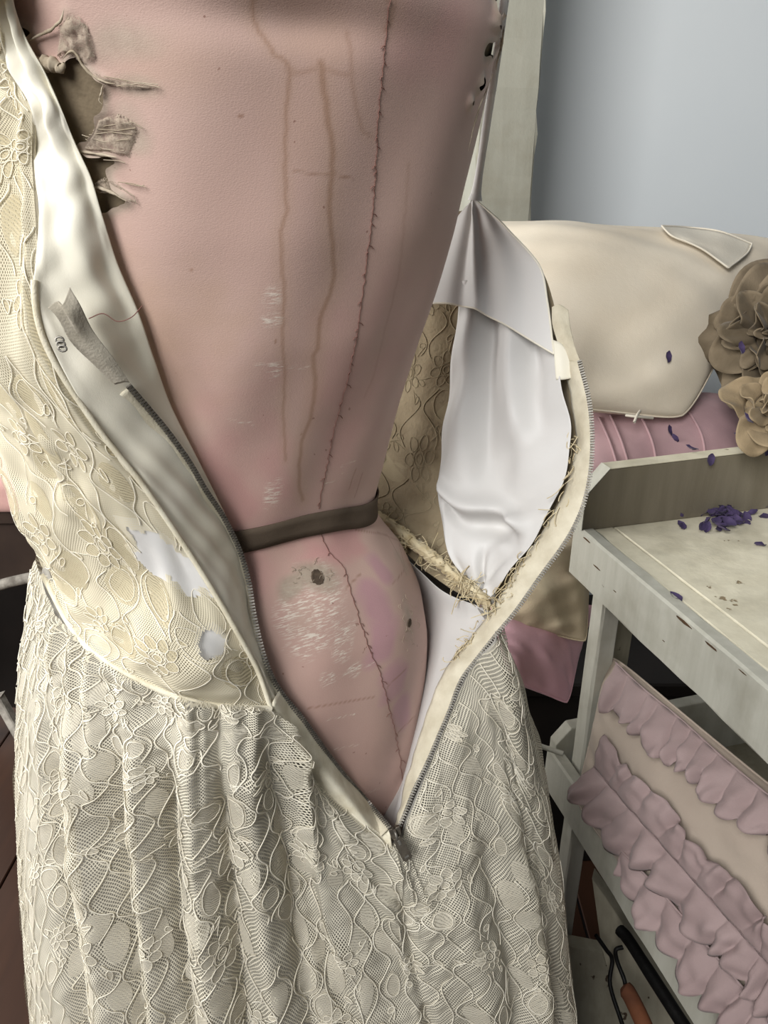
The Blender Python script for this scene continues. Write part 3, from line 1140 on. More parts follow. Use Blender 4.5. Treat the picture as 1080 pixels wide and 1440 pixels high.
# ---- skirt: front columns measured, back columns closing round the form
COLS = [
    [(62, 786, .612), (36, 980, .670), (33, 1200, .750), (50, 1450, .850)],
    [(82, 853, .588), (75, 1000, .605), (80, 1200, .665), (95, 1455, .760)],
    [(115, 890, .566), (115, 1020, .578), (125, 1210, .630), (150, 1460, .720)],
    [(180, 938, .541), (185, 1050, .560), (190, 1220, .610), (210, 1465, .700)],
    [(240, 966, .537), (245, 1070, .550), (250, 1230, .600), (270, 1470, .685)],
    [(300, 983, .540), (305, 1080, .550), (315, 1240, .600), (335, 1472, .680)],
    [(378, 996, .559), (375, 1095, .565), (385, 1250, .605), (405, 1474, .680)],
    [(412, 1058, .594), (425, 1140, .598), (440, 1270, .625), (470, 1476, .685)],
    [(462, 1115, .614), (475, 1180, .620), (495, 1300, .635), (530, 1478, .690)],
    [(532, 1170, .630), (540, 1238, .637), (555, 1330, .655), (580, 1480, .690)],
    [(560, 1184, .636), (575, 1265, .648), (590, 1350, .660), (615, 1480, .695)],
    [(574, 1148, .642), (610, 1230, .655), (632, 1340, .670), (655, 1478, .705)],
    [(606, 1070, .648), (648, 1165, .665), (682, 1310, .690), (702, 1476, .720)],
    [(640, 985, .651), (692, 1100, .680), (732, 1280, .720), (752, 1474, .750)],
    [(667, 932, .649), (715, 1080, .690), (754, 1250, .745), (778, 1472, .790)],
    [(700, 891, .645), (736, 1065, .705), (775, 1220, .770), (803, 1470, .830)],
]
KEYS = [0, 0.27, 0.60, 1.0]
cols = []
NVS = 190
for c in COLS:
    cols.append([P(*q) for q in c])
cx0, cy0 = AX
pL, pR = np.array(cols[0]), np.array(cols[-1])
SEAM_IN = [P(664, 842, .700), P(596, 788, .755), P(505, 735, .840)]
for k, f in enumerate((0.10, 0.22, 0.36, 0.52, 0.68, 0.84)):
    a0 = math.atan2(pR[3][1] - cy0, pR[3][0] - cx0)
    a1 = math.atan2(pL[3][1] - cy0, pL[3][0] - cx0)
    if a1 < a0:
        a1 += 2 * math.pi
    a = a0 + (a1 - a0) * f
    e = []
    for i, (R_, z) in enumerate(((0.155, 1.08), (0.22, 0.95), (0.27, 0.80), (0.31, 0.62))):
        e.append(np.array([cx0 + R_ * math.cos(a), cy0 + R_ * math.sin(a), z]))
    if k < 3:
        e[0] = SEAM_IN[k]
    cols.append(e)
cols.append(cols[0])
NCF = 15
dense_cols = [crom(c, NVS, KEYS) for c in cols]
# extra length below, down to the hem
dense_cols = np.array(dense_cols)                     # (ncol, NVS+1, 3)
tail = dense_cols[:, -1] - dense_cols[:, -9]
HEM = 70
ext = []
for k in range(1, HEM + 1):
    q = dense_cols[:, -1] + tail * (k / 8.0) * 1.15
    q[:, 2] = dense_cols[:, -1, 2] - 0.0052 * k
    q[:, :2] = dense_cols[:, -1, :2] + (dense_cols[:, -1, :2] - np.array([cx0, cy0])) * 0.0022 * k
    ext.append(q)
dense_cols = np.concatenate([dense_cols, np.stack(ext, 1)], 1)
NROW = dense_cols.shape[1]
NUS = 760
colkey = np.arange(len(cols)) / (len(cols) - 1)
sk = np.zeros((NROW, NUS + 1, 3))
for i in range(NROW):
    sk[i] = crom(dense_cols[:, i], NUS, colkey)
ci = np.linspace(0, len(cols) - 1, NUS + 1)            # column coordinate
ti = np.linspace(0, (NROW - 1) / NVS, NROW)            # 0 seam .. 1 bottom of the frame
CI, TI = np.meshgrid(ci, ti)


def fold_field(CI, TI):
    f = np.zeros(CI.shape)
    r = np.random.RandomState(21)
    # fine gathers under the seam
    for k in range(60):
        c0 = r.uniform(-0.2, 6.6) if k < 46 else r.uniform(15.6, 21)
        wd = r.uniform(0.08, 0.15)
        life = r.uniform(0.15, 0.55)
        sl = r.uniform(-0.25, 0.35)
        f += r.uniform(0.0022, 0.0052) * np.exp(-((CI - c0 - sl * TI) / wd)**2) * np.exp(-(TI / life)**2) * smooth(TI / 0.012 + 0.25)
    # long hanging folds: centre column, slant, half width, height, start
    for c0, sl, wd, h, t0 in ((0.55, 0.1, .36, .004, .10), (1.25, .35, .22, -.012, .18), (2.1, .3, .34, .013, .10), (2.85, .25, .16, -.009, .2),
                              (3.35, .1, .26, .012, .06), (3.95, .2, .15, -.011, .12), (4.5, .25, .32, .013, .06), (5.15, .1, .13, -.010, .1), (5.6, .45, .28, .011, .05),
                              (6.35, .35, .22, -.009, .08), (9.6, .5, .22, -.005, .1), (11.4, .5, .35, .006, .15), (12.3, .4, .22, -.007, .2), (13.1, .25, .3, .008, .2), (13.7, .1, .15, -.006, .15),
                              (16.5, 0, .4, .012, .3), (17.5, 0, .3, -.012, .2), (18.5, 0, .4, .015, .1), (20, 0, .4, .012, .1)):
        f += 1.15 * h * np.exp(-((CI - c0 - sl * (TI - .3)) / wd)**2) * smooth((TI - t0) / 0.30)
    # the slanting drape that overlaps left of the zip end
    line = 6.35 + 1.75 * np.clip((TI - 0.10) / 0.9, 0, 1.4)
    d = CI - line
    f += 0.012 * smooth((d + 0.10) / 0.2) * np.exp(-np.clip(d, 0, 9) / 1.4) * smooth((TI - 0.05) / 0.1)
    f += -0.007 * np.exp(-((d + 0.40) / 0.32)**2) * smooth((TI - 0.08) / 0.12)
    # gathers pulled under the end of the zip
    for c0, sl in ((9.75, -.35), (10.05, .0), (10.3, .35)):
        f += 0.0022 * np.exp(-((CI - c0 - sl * TI * 2) / .06)**2) * np.exp(-((TI - .12) / .28)**2)
    return f


nz1 = sines(40, 7, 0.25, 1.1)
cr = sines(41, 9, 0.7, 3.5)
ff = fold_field(CI, TI) + 0.0022 * nz1(CI, TI * 6) + 0.0007 * cr(CI * 1.5, TI * 12)
ff = ff * (0.25 + 0.75 * smooth(CI / 1.1))
sn = normals(sk)
cen = np.zeros_like(sk)
cen[..., 0], cen[..., 1], cen[..., 2] = cx0, cy0, sk[..., 2]
sgn = np.sign(np.sum(sn * (sk - cen), axis=2, keepdims=True))
sn = sn * sgn
calm = np.where((CI > 6.6) & (CI < 15.2), smooth(TI / 0.07), 1.0)
sk_lace = sk + sn * ((ff + 0.005) * calm + 0.001)[..., None]
sk_lin = sk + sn * (0.70 * ff * calm - 0.0018)[..., None]
step_l = 2
skirt_lin = grid_obj('skirt_lining', sk_lin[::step_l, ::step_l], M['lining_skirt'], dress, solid=0.0006, label='plain pale lining under the skirt lace')
n2 = normals(sk_lace)
n2 = n2 * np.sign(np.sum(n2 * sn, axis=2, keepdims=True))
# cloth size: full width at the bottom of the frame, gathered towards the seam
LU = length(sk_lace[NVS])
LV = float(np.mean([length(sk_lace[:, j]) for j in range(0, NUS, 40)]))
cumu = np.mean([np.r_[0, np.cumsum(np.linalg.norm(np.diff(sk_lace[i_], axis=0), axis=1))] for i_ in (90, 130, 170)], axis=0)
skirt = grid_obj('skirt_lace', sk_lace, M['net'], dress, lens=(LU, LV), cumu=cumu, collen=np.array([length(sk_lace[:, j]) for j in range(NUS + 1)]), label='gathered cream floral lace skirt')
front = int(NUS * (NCF + 0.25) / (len(cols) - 1))
gf, nf = sk_lace[:215, :front + 1], n2[:215, :front + 1]
clen = np.array([length(gf[:, j]) for j in range(front + 1)])
lace(skirt, gf, nf, cumu[front], float(clen.max()), 11, cell=(0.0175, 0.054), cord_r=0.00050, flowers=0.082, fill=0.5, cum=cumu[:front + 1], collen=clen, fr=(0.0115, 0.0150))

# ---- left back bodice: lace outside, ivory facing inside
A_rows = [
    [(-150, -190, .47), (-110, -190, .45), (-80, -190, .44), (-60, -190, .43), (-45, -190, .425)],
    [(-70, -20, .50), (-45, -20, .46), (-22, -20, .44), (-10, -15, .43), (-2, -10, .425)],
    [(-95, 120, .50), (-50, 115, .46), (-18, 110, .435), (0, 105, .42), (14, 100, .412)],
    [(-98, 170, .50), (-52, 168, .46), (-16, 162, .432), (16, 156, .417), (43, 150, .408)],
    [(-100, 240, .50), (-55, 240, .46), (-15, 238, .43), (18, 234, .415), (45, 228, .405)],
    [(-95, 350, .50), (-45, 350, .46), (-5, 348, .43), (28, 342, .415), (52, 338, .407)],
    [(-80, 480, .52), (-30, 485, .47), (5, 480, .44), (35, 474, .425), (62, 468, .420)],
    [(-45, 575, .54), (5, 582, .49), (50, 586, .462), (92, 588, .447), (132, 590, .447)],
    [(2, 645, .56), (50, 660, .51), (100, 672, .482), (150, 680, .470), (205, 685, .475)],
    [(28, 718, .58), (80, 738, .53), (140, 758, .503), (205, 772, .496), (270, 782, .505)],
    [(52, 768, .60), (108, 810, .55), (170, 842, .520), (245, 866, .515), (330, 882, .530)],
    [(60, 790, .61), (110, 862, .56), (178, 903, .528), (265, 935, .525), (358, 935, .548)],
    [(66, 808, .612), (115, 893, .565), (180, 943, .538), (280, 985, .535), (380, 995, .557)],
]


def clear(u, v, d, gap=0.012):
    return min(d, form_depth(u + 3, v, 9.0) - gap)


A_ctrl = [[P(u, v, clear(u, v, d, 0.014 + 0.004 * (4 - k))) for k, (u, v, d) in enumerate(row)] for row in A_rows]
NUA, NVA = 150, 300
ga = patch(A_ctrl, NUA, NVA)
na = face_camera(ga, normals(ga))
SA, TA = np.meshgrid(np.linspace(0, 1, NUA + 1), np.linspace(0, 1, NVA + 1))
w1, w2, w3 = sines(51, 7, 0.8, 3.0), sines(52, 8, 3, 9), sines(53, 9, 6, 16)
edge_fade = smooth(SA / 0.02 + 0.3) * smooth((1 - SA) / 0.10) * smooth((1 - TA) / 0.04)
wr = (0.0045 * w1(SA, TA * 2.2) + 0.0014 * w2(SA, TA * 2) + 0.0005 * w3(SA, TA * 2))
# loose folds of lace high on the left and the dent below the torn spot
wr += 0.010 * np.exp(-((SA - 0.55 + 0.5 * (TA - .3)) / 0.10)**2) * smooth((0.55 - TA) / 0.2)
wr += -0.009 * np.exp(-((SA - 0.78) / 0.10)**2) * smooth((0.50 - TA) / 0.2)
wr += -0.012 * np.exp(-((SA - 0.62) / 0.22)**2 - ((TA - 0.80) / 0.05)**2)
wr += 0.006 * np.exp(-((SA - 0.75) / 0.2)**2 - ((TA - 0.90) / 0.04)**2)
wr *= edge_fade
ga_l = ga + na * (wr + 0.003 * smooth((1 - SA) / .08))[..., None]
ga_i = ga + na * (0.6 * wr - 0.002)[..., None]
HOLES = [[(178, 742), (215, 748), (245, 770), (272, 790), (300, 818), (288, 826), (258, 826), (230, 806), (205, 786)],
         [(282, 890), (300, 884), (316, 900), (312, 922), (292, 930), (280, 915)]]
lu_a = np.median([length(r) for r in ga_l[::20]])
lv_a = np.median([length(ga_l[:, j]) for j in range(0, NUA, 20)])
qc = (ga_l[:-1, :-1] + ga_l[1:, 1:]) / 2
hu, hv, _ = proj(qc.reshape(-1, 3))
jj = sines(61, 8, .02, .09)
hm = np.zeros(len(hu), bool)
for h in HOLES:
    hm |= inside(h, hu + 2 * jj(hu, hv), hv + 2 * jj(hv, hu))
bl = grid_obj('bodice_lining', ga_i[::2, ::2], M['lining_bodice'], dress, solid=0.0006, label='ivory underlining of the bodice back')
bodice = grid_obj('bodice_lace', ga_l, M['net_fine'], dress, mask=~hm, lens=(lu_a, lv_a), label='cream lace bodice back folded open')
na2 = face_camera(ga_l, normals(ga_l))
lace(bodice, ga_l, na2, lu_a, lv_a, 31, cell=(0.020, 0.056), cord_r=0.00036, tan=True, off=0.0007, holes=HOLES, flowers=0.060, fill=0.9, fr=(0.010, 0.013))
# white satin shows where the lace is torn
for h in HOLES:
    c = np.mean(h, axis=0)
    m_ = inside((np.array(h) - c) * 1.35 + c, hu, hv)
    puff = 0.0016 * np.exp(-(((np.linspace(0, 1, NVA + 1) - 0.8) / .08)**2))[:, None]
    grid_obj('satin_underlay', ga_i + na * (0.0012 + puff)[..., None], M['satin_white'], dress, mask=m_, label='white satin showing through a tear in the lace')

# piping: waist seam and back edge
tubes_obj('waist_piping', [by_length(ga[-1] + na[-1] * 0.003, 120)], 0.0024, M['piping'], dress, 10, label='cream piping along the waist seam')
edge_i = int(NVA * 0.455)
EDGE = ga[edge_i:, -1]
tubes_obj('edge_piping', [by_length(EDGE + na[edge_i:, -1] * 0.0022, 160)], 0.0019, M['piping'], dress, 8, label='cream corded edge beside the zip')

# facing between the folded edge and the form, carrying the left half of the zip
B_R = np.array([(-25, -150), (18, 0), (35, 50), (62, 100), (85, 150), (105, 200), (128, 250), (143, 300), (165, 370), (195, 440), (215, 500), (240, 570), (275, 640), (305, 700), (332, 757), (347, 800), (355, 860), (372, 930), (395, 978)], float)
B_L = np.array([(-60, -150), (-8, 0), (0, 50), (14, 100), (43, 150), (46, 200), (50, 250), (55, 300), (50, 370), (46, 420), (68, 478), (105, 550), (150, 620), (200, 680), (245, 745), (282, 797), (322, 867), (352, 925), (380, 990)], float)
B_dL = np.array([.428, .424, .418, .412, .408, .406, .405, .406, .408, .412, .421, .434, .456, .473, .493, .510, .527, .545, .557])
rowsB = []
for k in range(len(B_R)):
    uR, vR = B_R[k]
    dR = min(form_depth(uR + f_, vR, .6) for f_ in (0, 8, 16)) - 0.006
    if k == 0:
        dR = clear(*B_L[k], B_dL[k], 0.012)
    dL = clear(*B_L[k], B_dL[k], 0.014)
    pl, pr = P(*B_L[k], dL), P(uR, vR, dR)
    row = []
    for f in (0, .33, .66, 1):
        q = pl * (1 - f) + pr * f
        q = q + (CAM - q) * 0.010 * math.sin(math.pi * f)
        row.append(q)
    rowsB.append(row)
NUB, NVB = 60, 320
gb = patch(rowsB, NUB, NVB)
nb = face_camera(gb, normals(gb))
SB, TB = np.meshgrid(np.linspace(0, 1, NUB + 1), np.linspace(0, 1, NVB + 1))
wf = 0.0022 * np.sin(SB * 9 + TB * 7 + 0.8 * np.sin(TB * 9)) * smooth((0.62 - TB) / .1) * smooth(SB / .15) * smooth((1 - SB) / .15)
wf += 0.0010 * sines(71, 7, 1, 4)(SB, TB * 5) * smooth((1 - SB) / .1) * smooth(SB / .1)
gb = gb + nb * wf[..., None]
grid_obj('back_facing', gb, M['satin_ivory'], dress, solid=0.0006, label='smooth ivory satin facing of the open back edge')


def on_grid(g, path_uv, n_off, nrm):
    """lift a measured line onto a cloth grid (nearest grid point), for sewing things to it"""
    u, v, _ = proj(g.reshape(-1, 3))
    out, nn = [], []
    for a, b in path_uv:
        k = int(np.argmin((u - a)**2 + (v - b)**2))
        w_ = np.exp(-((u - a)**2 + (v - b)**2) / 18.0)
        if w_.sum() > 0.3:
            q = (g.reshape(-1, 3) * w_[:, None]).sum(0) / w_.sum()
        else:
            q = g.reshape(-1, 3)[k]
        d = float((q - CAM) @ FWD)
        m = nrm.reshape(-1, 3)[k]
        out.append(P(a, b, d) + m * n_off)
        nn.append(m)
    return np.array(out), np.array(nn)


# left zip: bodice part on the facing, skirt part along the slit
ZL = [(178, 543), (205, 575), (232, 608), (262, 650), (285, 690), (310, 728), (332, 775), (345, 820), (353, 870), (368, 930), (388, 972)]
zl, zln = on_grid(gb, ZL, 0.0028, nb)
ZL2 = [(425, 1010), (450, 1045), (480, 1085), (515, 1125), (548, 1164)]
zl2 = [P(u, v, form_depth(u, v, .64) - 0.010) for u, v in ZL2]
zl_all = crom(np.r_[zl, np.array(zl2)], 200)
L3 = [(380, 995), (405, 1040), (432, 1078), (470, 1118), (505, 1152), (530, 1180), (552, 1200)]
# slit band left of the zip below the waist
slit_rows = []
fz = np.linspace(0, 1, 7)
zz_path = crom(np.r_[zl[-1:], np.array(zl2)], 6)
for k in range(7):
    u, v = L3[k]
    b_ = P(u, v, [.556, .585, .600, .613, .622, .630, .638][k])
    a_ = zz_path[k] - ray(540, 720) * 0 + (zz_path[k] - CAM) * 0.004
    slit_rows.append([P(u - 16, v + 6, [.556, .585, .600, .613, .622, .630, .638][k] + .010), b_, (b_ * .65 + a_ * .35) + (CAM - b_) * 0.012, (b_ * .3 + a_ * .7) + (CAM - b_) * 0.006, a_])
gs = patch(slit_rows, 20, 60)
grid_obj('slit_facing', gs, M['piping'], dress, solid=0.0012, label='folded cream placket beside the zip below the waist')
zsm = normals(gs)


def tape_strip(path, width, side, off, mat, name, parent, label, n=160):
    path = by_length(path, n)
    t = np.gradient(path, axis=0)
    t /= np.linalg.norm(t, axis=1, keepdims=True)
    toc = CAM - path
    toc /= np.linalg.norm(toc, axis=1, keepdims=True)
    a = np.cross(t, toc) * side
    a /= np.linalg.norm(a, axis=1, keepdims=True)
    rows = np.stack([path + a * width * f - toc * off * f for f in (0, .4, .8, 1.0)], 1)
    return grid_obj(name, rows, mat, parent, solid=0.0008, label=label)


def teeth(path, parent, pitch=0.0023, label=None, hand=1):
    L = length(path)
    n = int(L / pitch)
    path = by_length(path, n)
    t = np.gradient(path, axis=0)
    t /= np.linalg.norm(t, axis=1, keepdims=True)
    toc = CAM - path
    toc /= np.linalg.norm(toc, axis=1, keepdims=True)
    a = np.cross(t, toc)
    a /= np.linalg.norm(a, axis=1, keepdims=True)
    nr = np.cross(a, t)
    V, F_ = [], []
    box = [(-1, -1, -1), (1, -1, -1), (1, 1, -1), (-1, 1, -1), (-1, -1, 1), (1, -1, 1), (1, 1, 1), (-1, 1, 1)]
    bf = [(0, 3, 2, 1), (4, 5, 6, 7), (0, 1, 5, 4), (1, 2, 6, 5), (2, 3, 7, 6), (3, 0, 4, 7)]
    for i in range(n + 1):
        o = len(V)
        for x, y, z in box:
            head = 0.75 if (y * hand > 0) else 1.0
            V.append(path[i] + t[i] * x * 0.00075 * head + a[i] * (y * 0.0019) + nr[i] * z * 0.0011 * head)
        F_ += [tuple(o + k for k in f) for f in bf]
    return link('zipper_teeth', raw_mesh('zipper_teeth', V, F_, False), M['zip_metal'], parent, kind='stuff', label=label or 'row of grey metal zip teeth')


zipL = tape_strip(zl_all, 0.010, 1, 0.001, M['tape'], 'zipper_tape', dress, 'pale zip tape on the folded back edge')
teeth(zl_all, zipL)
# bare end of the tape above the teeth, folded back
gt = patch([[P(68, 432, .398), P(80, 424, .397), P(88, 428, .396), P(98, 404, .397)],
            [P(82, 448, .401), P(92, 440, .399), P(100, 446, .399), P(112, 428, .400)],
            [P(100, 480, .411), P(110, 474, .409), P(119, 474, .410), P(130, 464, .411)],
            [P(132, 512, .422), P(142, 506, .420), P(150, 504, .421), P(158, 502, .423)],
            [P(162, 540, .434), P(170, 538, .433), P(176, 537, .434), P(182, 538, .436)]], 30, 50)
grid_obj('tape_end', gt, M['tape_grey'], dress, solid=0.0012, label='grey folded end of the zip tape')
hk = []
for k in range(3):
    a = np.linspace(0, 2 * math.pi, 12)
    c = P(84 + k * 2, 478 + k * 6, .405)
    hk.append(np.stack([c[0] + 0.0022 * np.cos(a), c[1] + 0 * a, c[2] + 0.0016 * np.sin(a)], -1))
tubes_obj('zip_stop', hk, 0.0006, M['zip_metal'], dress, 6, label='small bright metal hook at the zip top')

# ---- right side: inside of the open bodice
C_rows = [
    [(590, 300, .74), (625, 300, .73), (655, 295, .72), (672, 290, .71), (690, 300, .70)],
    [(560, 370, .76), (610, 370, .74), (665, 365, .72), (715, 362, .70), (757, 372, .685)],
    [(540, 430, .78), (595, 430, .755), (655, 430, .73), (720, 430, .70), (782, 440, .675)],
    [(520, 510, .80), (585, 510, .77), (650, 510, .735), (720, 510, .70), (796, 505, .665)],
    [(500, 600, .81), (570, 600, .78), (640, 600, .74), (720, 600, .70), (812, 600, .655)],
    [(490, 670, .81), (560, 680, .78), (635, 690, .74), (710, 690, .70), (800, 675, .655)],
    [(480, 715, .81), (545, 740, .775), (615, 770, .735), (680, 775, .70), (765, 745, .658)],
    [(480, 725, .81), (535, 748, .775), (595, 795, .73), (640, 828, .695), (697, 856, .665)],
]
gc = patch([[P(*q) for q in r] for r in C_rows], 120, 170)
nc = face_camera(gc, normals(gc))
SC, TC = np.meshgrid(np.linspace(0, 1, 121), np.linspace(0, 1, 171))
gc = gc + nc * (0.0018 * sines(81, 8, 1.0, 4)(SC, TC * 2) * smooth((1 - SC) / .1) - 0.014 * smooth((SC - .3) / .2) * smooth((1 - SC) / .08) * smooth((TC - .15) / .2))[..., None]
bin_ = grid_obj('bodice_wrong_side', gc, M['lace_shadow'], dress, solid=0.0006, label='wrong side of the lace bodice, tinted tan for the shade inside')
lace(bin_, gc[:, :62], nc[:, :62], np.median([length(r[:62]) for r in gc[::20]]), np.median([length(gc[:, j]) for j in range(0, 60, 20)]), 83, cord_r=0.00032, tan=True, off=0.0006, fill=0.4, flowers=0.05, cm='cord_shaded')

D_rows = [
    [(652, 400, .715), (690, 400, .700), (730, 405, .690), (772, 415, .674)],
    [(640, 470, .722), (685, 470, .702), (730, 470, .688), (783, 480, .664)],
    [(630, 540, .728), (680, 540, .704), (730, 540, .688), (796, 545, .652)],
    [(622, 600, .730), (675, 605, .704), (735, 605, .684), (807, 603, .645)],
    [(617, 655, .730), (670, 665, .704), (735, 660, .682), (803, 655, .644)],
    [(619, 715, .724), (665, 735, .700), (720, 730, .682), (782, 712, .646)],
    [(633, 770, .712), (665, 790, .695), (705, 785, .680), (750, 768, .650)],
    [(662, 815, .696), (675, 825, .688), (694, 822, .678), (718, 812, .658)],
    [(684, 848, .678), (688, 852, .675), (692, 853, .671), (696, 850, .666)],
]
gd = patch([[P(*q) for q in r] for r in D_rows], 110, 200)
nd = face_camera(gd, normals(gd))
SD, TD = np.meshgrid(np.linspace(0, 1, 111), np.linspace(0, 1, 201))
fd = 0.006 * np.exp(-((SD - .16 - .06 * np.sin(TD * 7)) / .10)**2) * smooth((.62 - TD) / .2)
fd += -0.006 * np.exp(-((SD - .36 - .05 * np.sin(TD * 5)) / .09)**2) * smooth((.6 - TD) / .2)
fd += 0.005 * np.exp(-((SD - .62 - .10 * TD) / .12)**2) * smooth((.7 - TD) / .3)
fd += -0.0045 * np.exp(-((SD - .80) / .07)**2) * smooth((.45 - TD) / .15)
ridge = TD - (0.56 + 0.16 * np.clip(SD - .1, 0, 1) ** 1.2 + 0.02 * np.sin(SD * 8))
fd += 0.011 * np.exp(-(ridge / .030)**2) * smooth(SD / .12) * smooth((0.96 - SD) / .2) * (ridge < 0) + 0.011 * np.exp(-(ridge / .012)**2) * smooth(SD / .12) * smooth((.96 - SD) / .2) * (ridge >= 0)
fd += -0.008 * np.exp(-((ridge - .035) / .03)**2) * smooth(SD / .1) * smooth((.95 - SD) / .2)
fd += -0.006 * np.exp(-((SD - .48 + .12 * (TD - .75)) / .06)**2) * smooth((TD - .68) / .08) * smooth((1 - TD) / .1)
fd += 0.004 * np.exp(-((SD - .25) / .12)**2) * smooth((TD - .66) / .1) * smooth((1 - TD) / .15)
fd += 0.0024 * sines(87, 8, 1, 3.5)(SD, TD * 2)
gd = gd + nd * (1.35 * fd + 0.006 * smooth(SD / .06))[..., None]
grid_obj('bodice_inner_lining', gd, M['satin_white'], dress, solid=0.0007, label='crumpled white satin lining inside the open bodice')

# top facing band with its hem, hanging from the strap
E_rows = [
    [(662, 284, .690), (665, 281, .689), (668, 279, .688), (671, 279, .687), (674, 281, .686)],
    [(640, 318, .705), (662, 318, .694), (680, 314, .688), (697, 310, .683), (712, 317, .678)],
    [(622, 370, .712), (655, 366, .698), (690, 362, .690), (727, 358, .680), (758, 370, .668)],
    [(606, 412, .716), (650, 410, .698), (695, 412, .686), (738, 415, .674), (772, 425, .660)],
    [(600, 428, .718), (648, 430, .697), (695, 450, .684), (740, 475, .671), (781, 499, .656)],
]
ge = patch([[P(*q) for q in r] for r in E_rows], 80, 90)
ne = face_camera(ge, normals(ge))
SE, TE = np.meshgrid(np.linspace(0, 1, 81), np.linspace(0, 1, 91))
fe = 0.0045 * np.exp(-((SE - .36 + .02 * np.sin(TE * 5)) / .05)**2) * smooth(TE / .15) - 0.004 * np.exp(-((SE - .25) / .06)**2) * smooth(TE / .15) + 0.0025 * np.exp(-((SE - .62) / .1)**2) * smooth(TE / .3)
ge = ge + ne * (fe + 0.0035)[..., None]
grid_obj('top_facing', ge, M['satin_white'], dress, solid=0.0008, label='white satin top facing with a hemmed lower edge')
tubes_obj('facing_hem', [ge[-1]], 0.0009, M['satin_ivory'], dress, 6)
tubes_obj('facing_edge', [by_length(ge[:, -1], 60)], 0.0009, M['satin_ivory'], dress, 6)

# right strap, a rolled satin tube up over the shoulder
sp_ = [P(668, 282, .688), P(671, 262, .683), P(679, 210, .662), (P(688, 150, .63)), P(694, 112, .61), P(704, 40, .585), P(716, -60, .56), P(716, -150, .53)]
spath = crom(sp_, 80)
tubes_obj('shoulder_strap', [spath], [np.interp(np.linspace(0, 1, 81), [0, .08, .2, 1], [.0068, .0050, .0036, .0036])], M['satin_white'], dress, 10, label='thin rolled white satin shoulder strap')
# left strap goes on over the other shoulder
tubes_obj('shoulder_strap', [crom([P(-45, -150, .43), P(-60, -250, .43), P(-70, -330, .45), P(-60, -400, .50)], 40)], 0.009, M['satin_ivory'], dress, 10, label='ivory shoulder strap above the folded edge')

# right zip
ZR = [(815, 508), (828, 560), (833, 610), (831, 660), (822, 705), (808, 740), (790, 770), (770, 797), (750, 825), (725, 860), (700, 890), (672, 925), (648, 958), (632, 1000), (615, 1040), (600, 1075), (583, 1110), (570, 1143), (561, 1164)]
ZRi = [(792, 508), (803, 560), (810, 605), (806, 650), (793, 695), (771, 735), (745, 775), (722, 808), (704, 838), (690, 862), (664, 894), (638, 924), (618, 957), (602, 1000), (588, 1040), (578, 1075), (568, 1110), (560, 1143), (555, 1164)]
ZRd = [.640, .632, .627, .624, .624, .627, .631, .635, .639, .643, .647, .650, .651, .650, .649, .647, .645, .643, .640]
zr = crom([P(u, v, d) for (u, v), d in zip(ZR, ZRd)], 220)
zri = crom([P(u, v, d + (.020 if k < 12 else .012)) for k, ((u, v), d) in enumerate(zip(ZRi, ZRd))], 220)
zgrid = np.stack([zr * (1 - f) + zri * f + (CAM - zr) * 0.004 * math.sin(math.pi * f) for f in np.linspace(0, 1.0, 9)], 1)
zn = face_camera(zgrid, normals(zgrid))
zt_, zs_ = np.meshgrid(np.linspace(0, 1, 9), np.linspace(0, 1, 221))
zgrid = zgrid + zn * (0.0007 * np.sin(zs_ * 60 + zt_ * 3) * np.sin(zt_ * math.pi) + 0.0006 * sines(77, 6, 2, 9)(zt_ * .3, zs_ * 4))[..., None]
zipR = grid_obj('zipper_tape', zgrid, M['tape'], dress, solid=0.0010, label='wide cream zip placket of the right back edge')
zlift = zr + (CAM - zr) / np.linalg.norm(CAM - zr, axis=1, keepdims=True) * 0.0015
teeth(zlift, zipR, hand=-1)
# loose top end of the right tape
gtt = patch([[P(776, 432, .650), P(786, 428, .648), P(799, 436, .648)],
             [P(777, 456, .652), P(788, 455, .648), P(802, 460, .648)],
             [P(784, 480, .652), P(796, 480, .646), P(808, 486, .644)],
             [P(792, 508, .655), P(804, 508, .646), P(817, 510, .640)]], 20, 40)
grid_obj('tape_end', gtt, M['tape'], dress, solid=0.0012, label='raw frayed top end of the right zip tape')
gq = patch([[P(778, 478, .649), P(790, 484, .648), P(800, 500, .648)],
            [P(780, 510, .650), P(790, 512, .648), P(803, 515, .648)],
            [P(782, 534, .651), P(792, 534, .649), P(804, 532, .649)]], 14, 14)
grid_obj('tape_end', gq, M['satin_ivory'], dress, solid=0.001, label='ivory folded tab beside the zip top')
# frayed seam allowance between lining and placket
frp = []
rr = np.random.RandomState(15)
innp = zri[20:140]
for k in range(110):
    i = rr.randint(0, 118)
    q = innp[i] + (CAM - innp[i]) * rr.uniform(0.004, 0.010) + rr.randn(3) * 0.0025
    a = rr.randn(3) * 0.003 + (innp[i + 1] - innp[i]) * 3
    b = rr.randn(3) * 0.003
    frp.append(crom([q, q + a * .5 + b * .4, q + a + b * .2, q + a * 1.3 - b * .4], 8))
for k in range(150):   # tangle at the inner end of the waist seam
    f = rr.rand()
    c = P(540 + 150 * f, 735 + 118 * f + rr.randn() * 3, .765 - .105 * f) + rr.randn(3) * 0.0035
    a, b = rr.randn(3) * 0.005, rr.randn(3) * 0.004
    frp.append(crom([c, c + a * .5 + b, c + a, c + a * 1.2 - b], 8))
tubes_obj('frayed_thread', frp, 0.00045, M['fray'], dress, 4, kind='stuff', label='frayed lace threads along the seam allowance')
gw = []
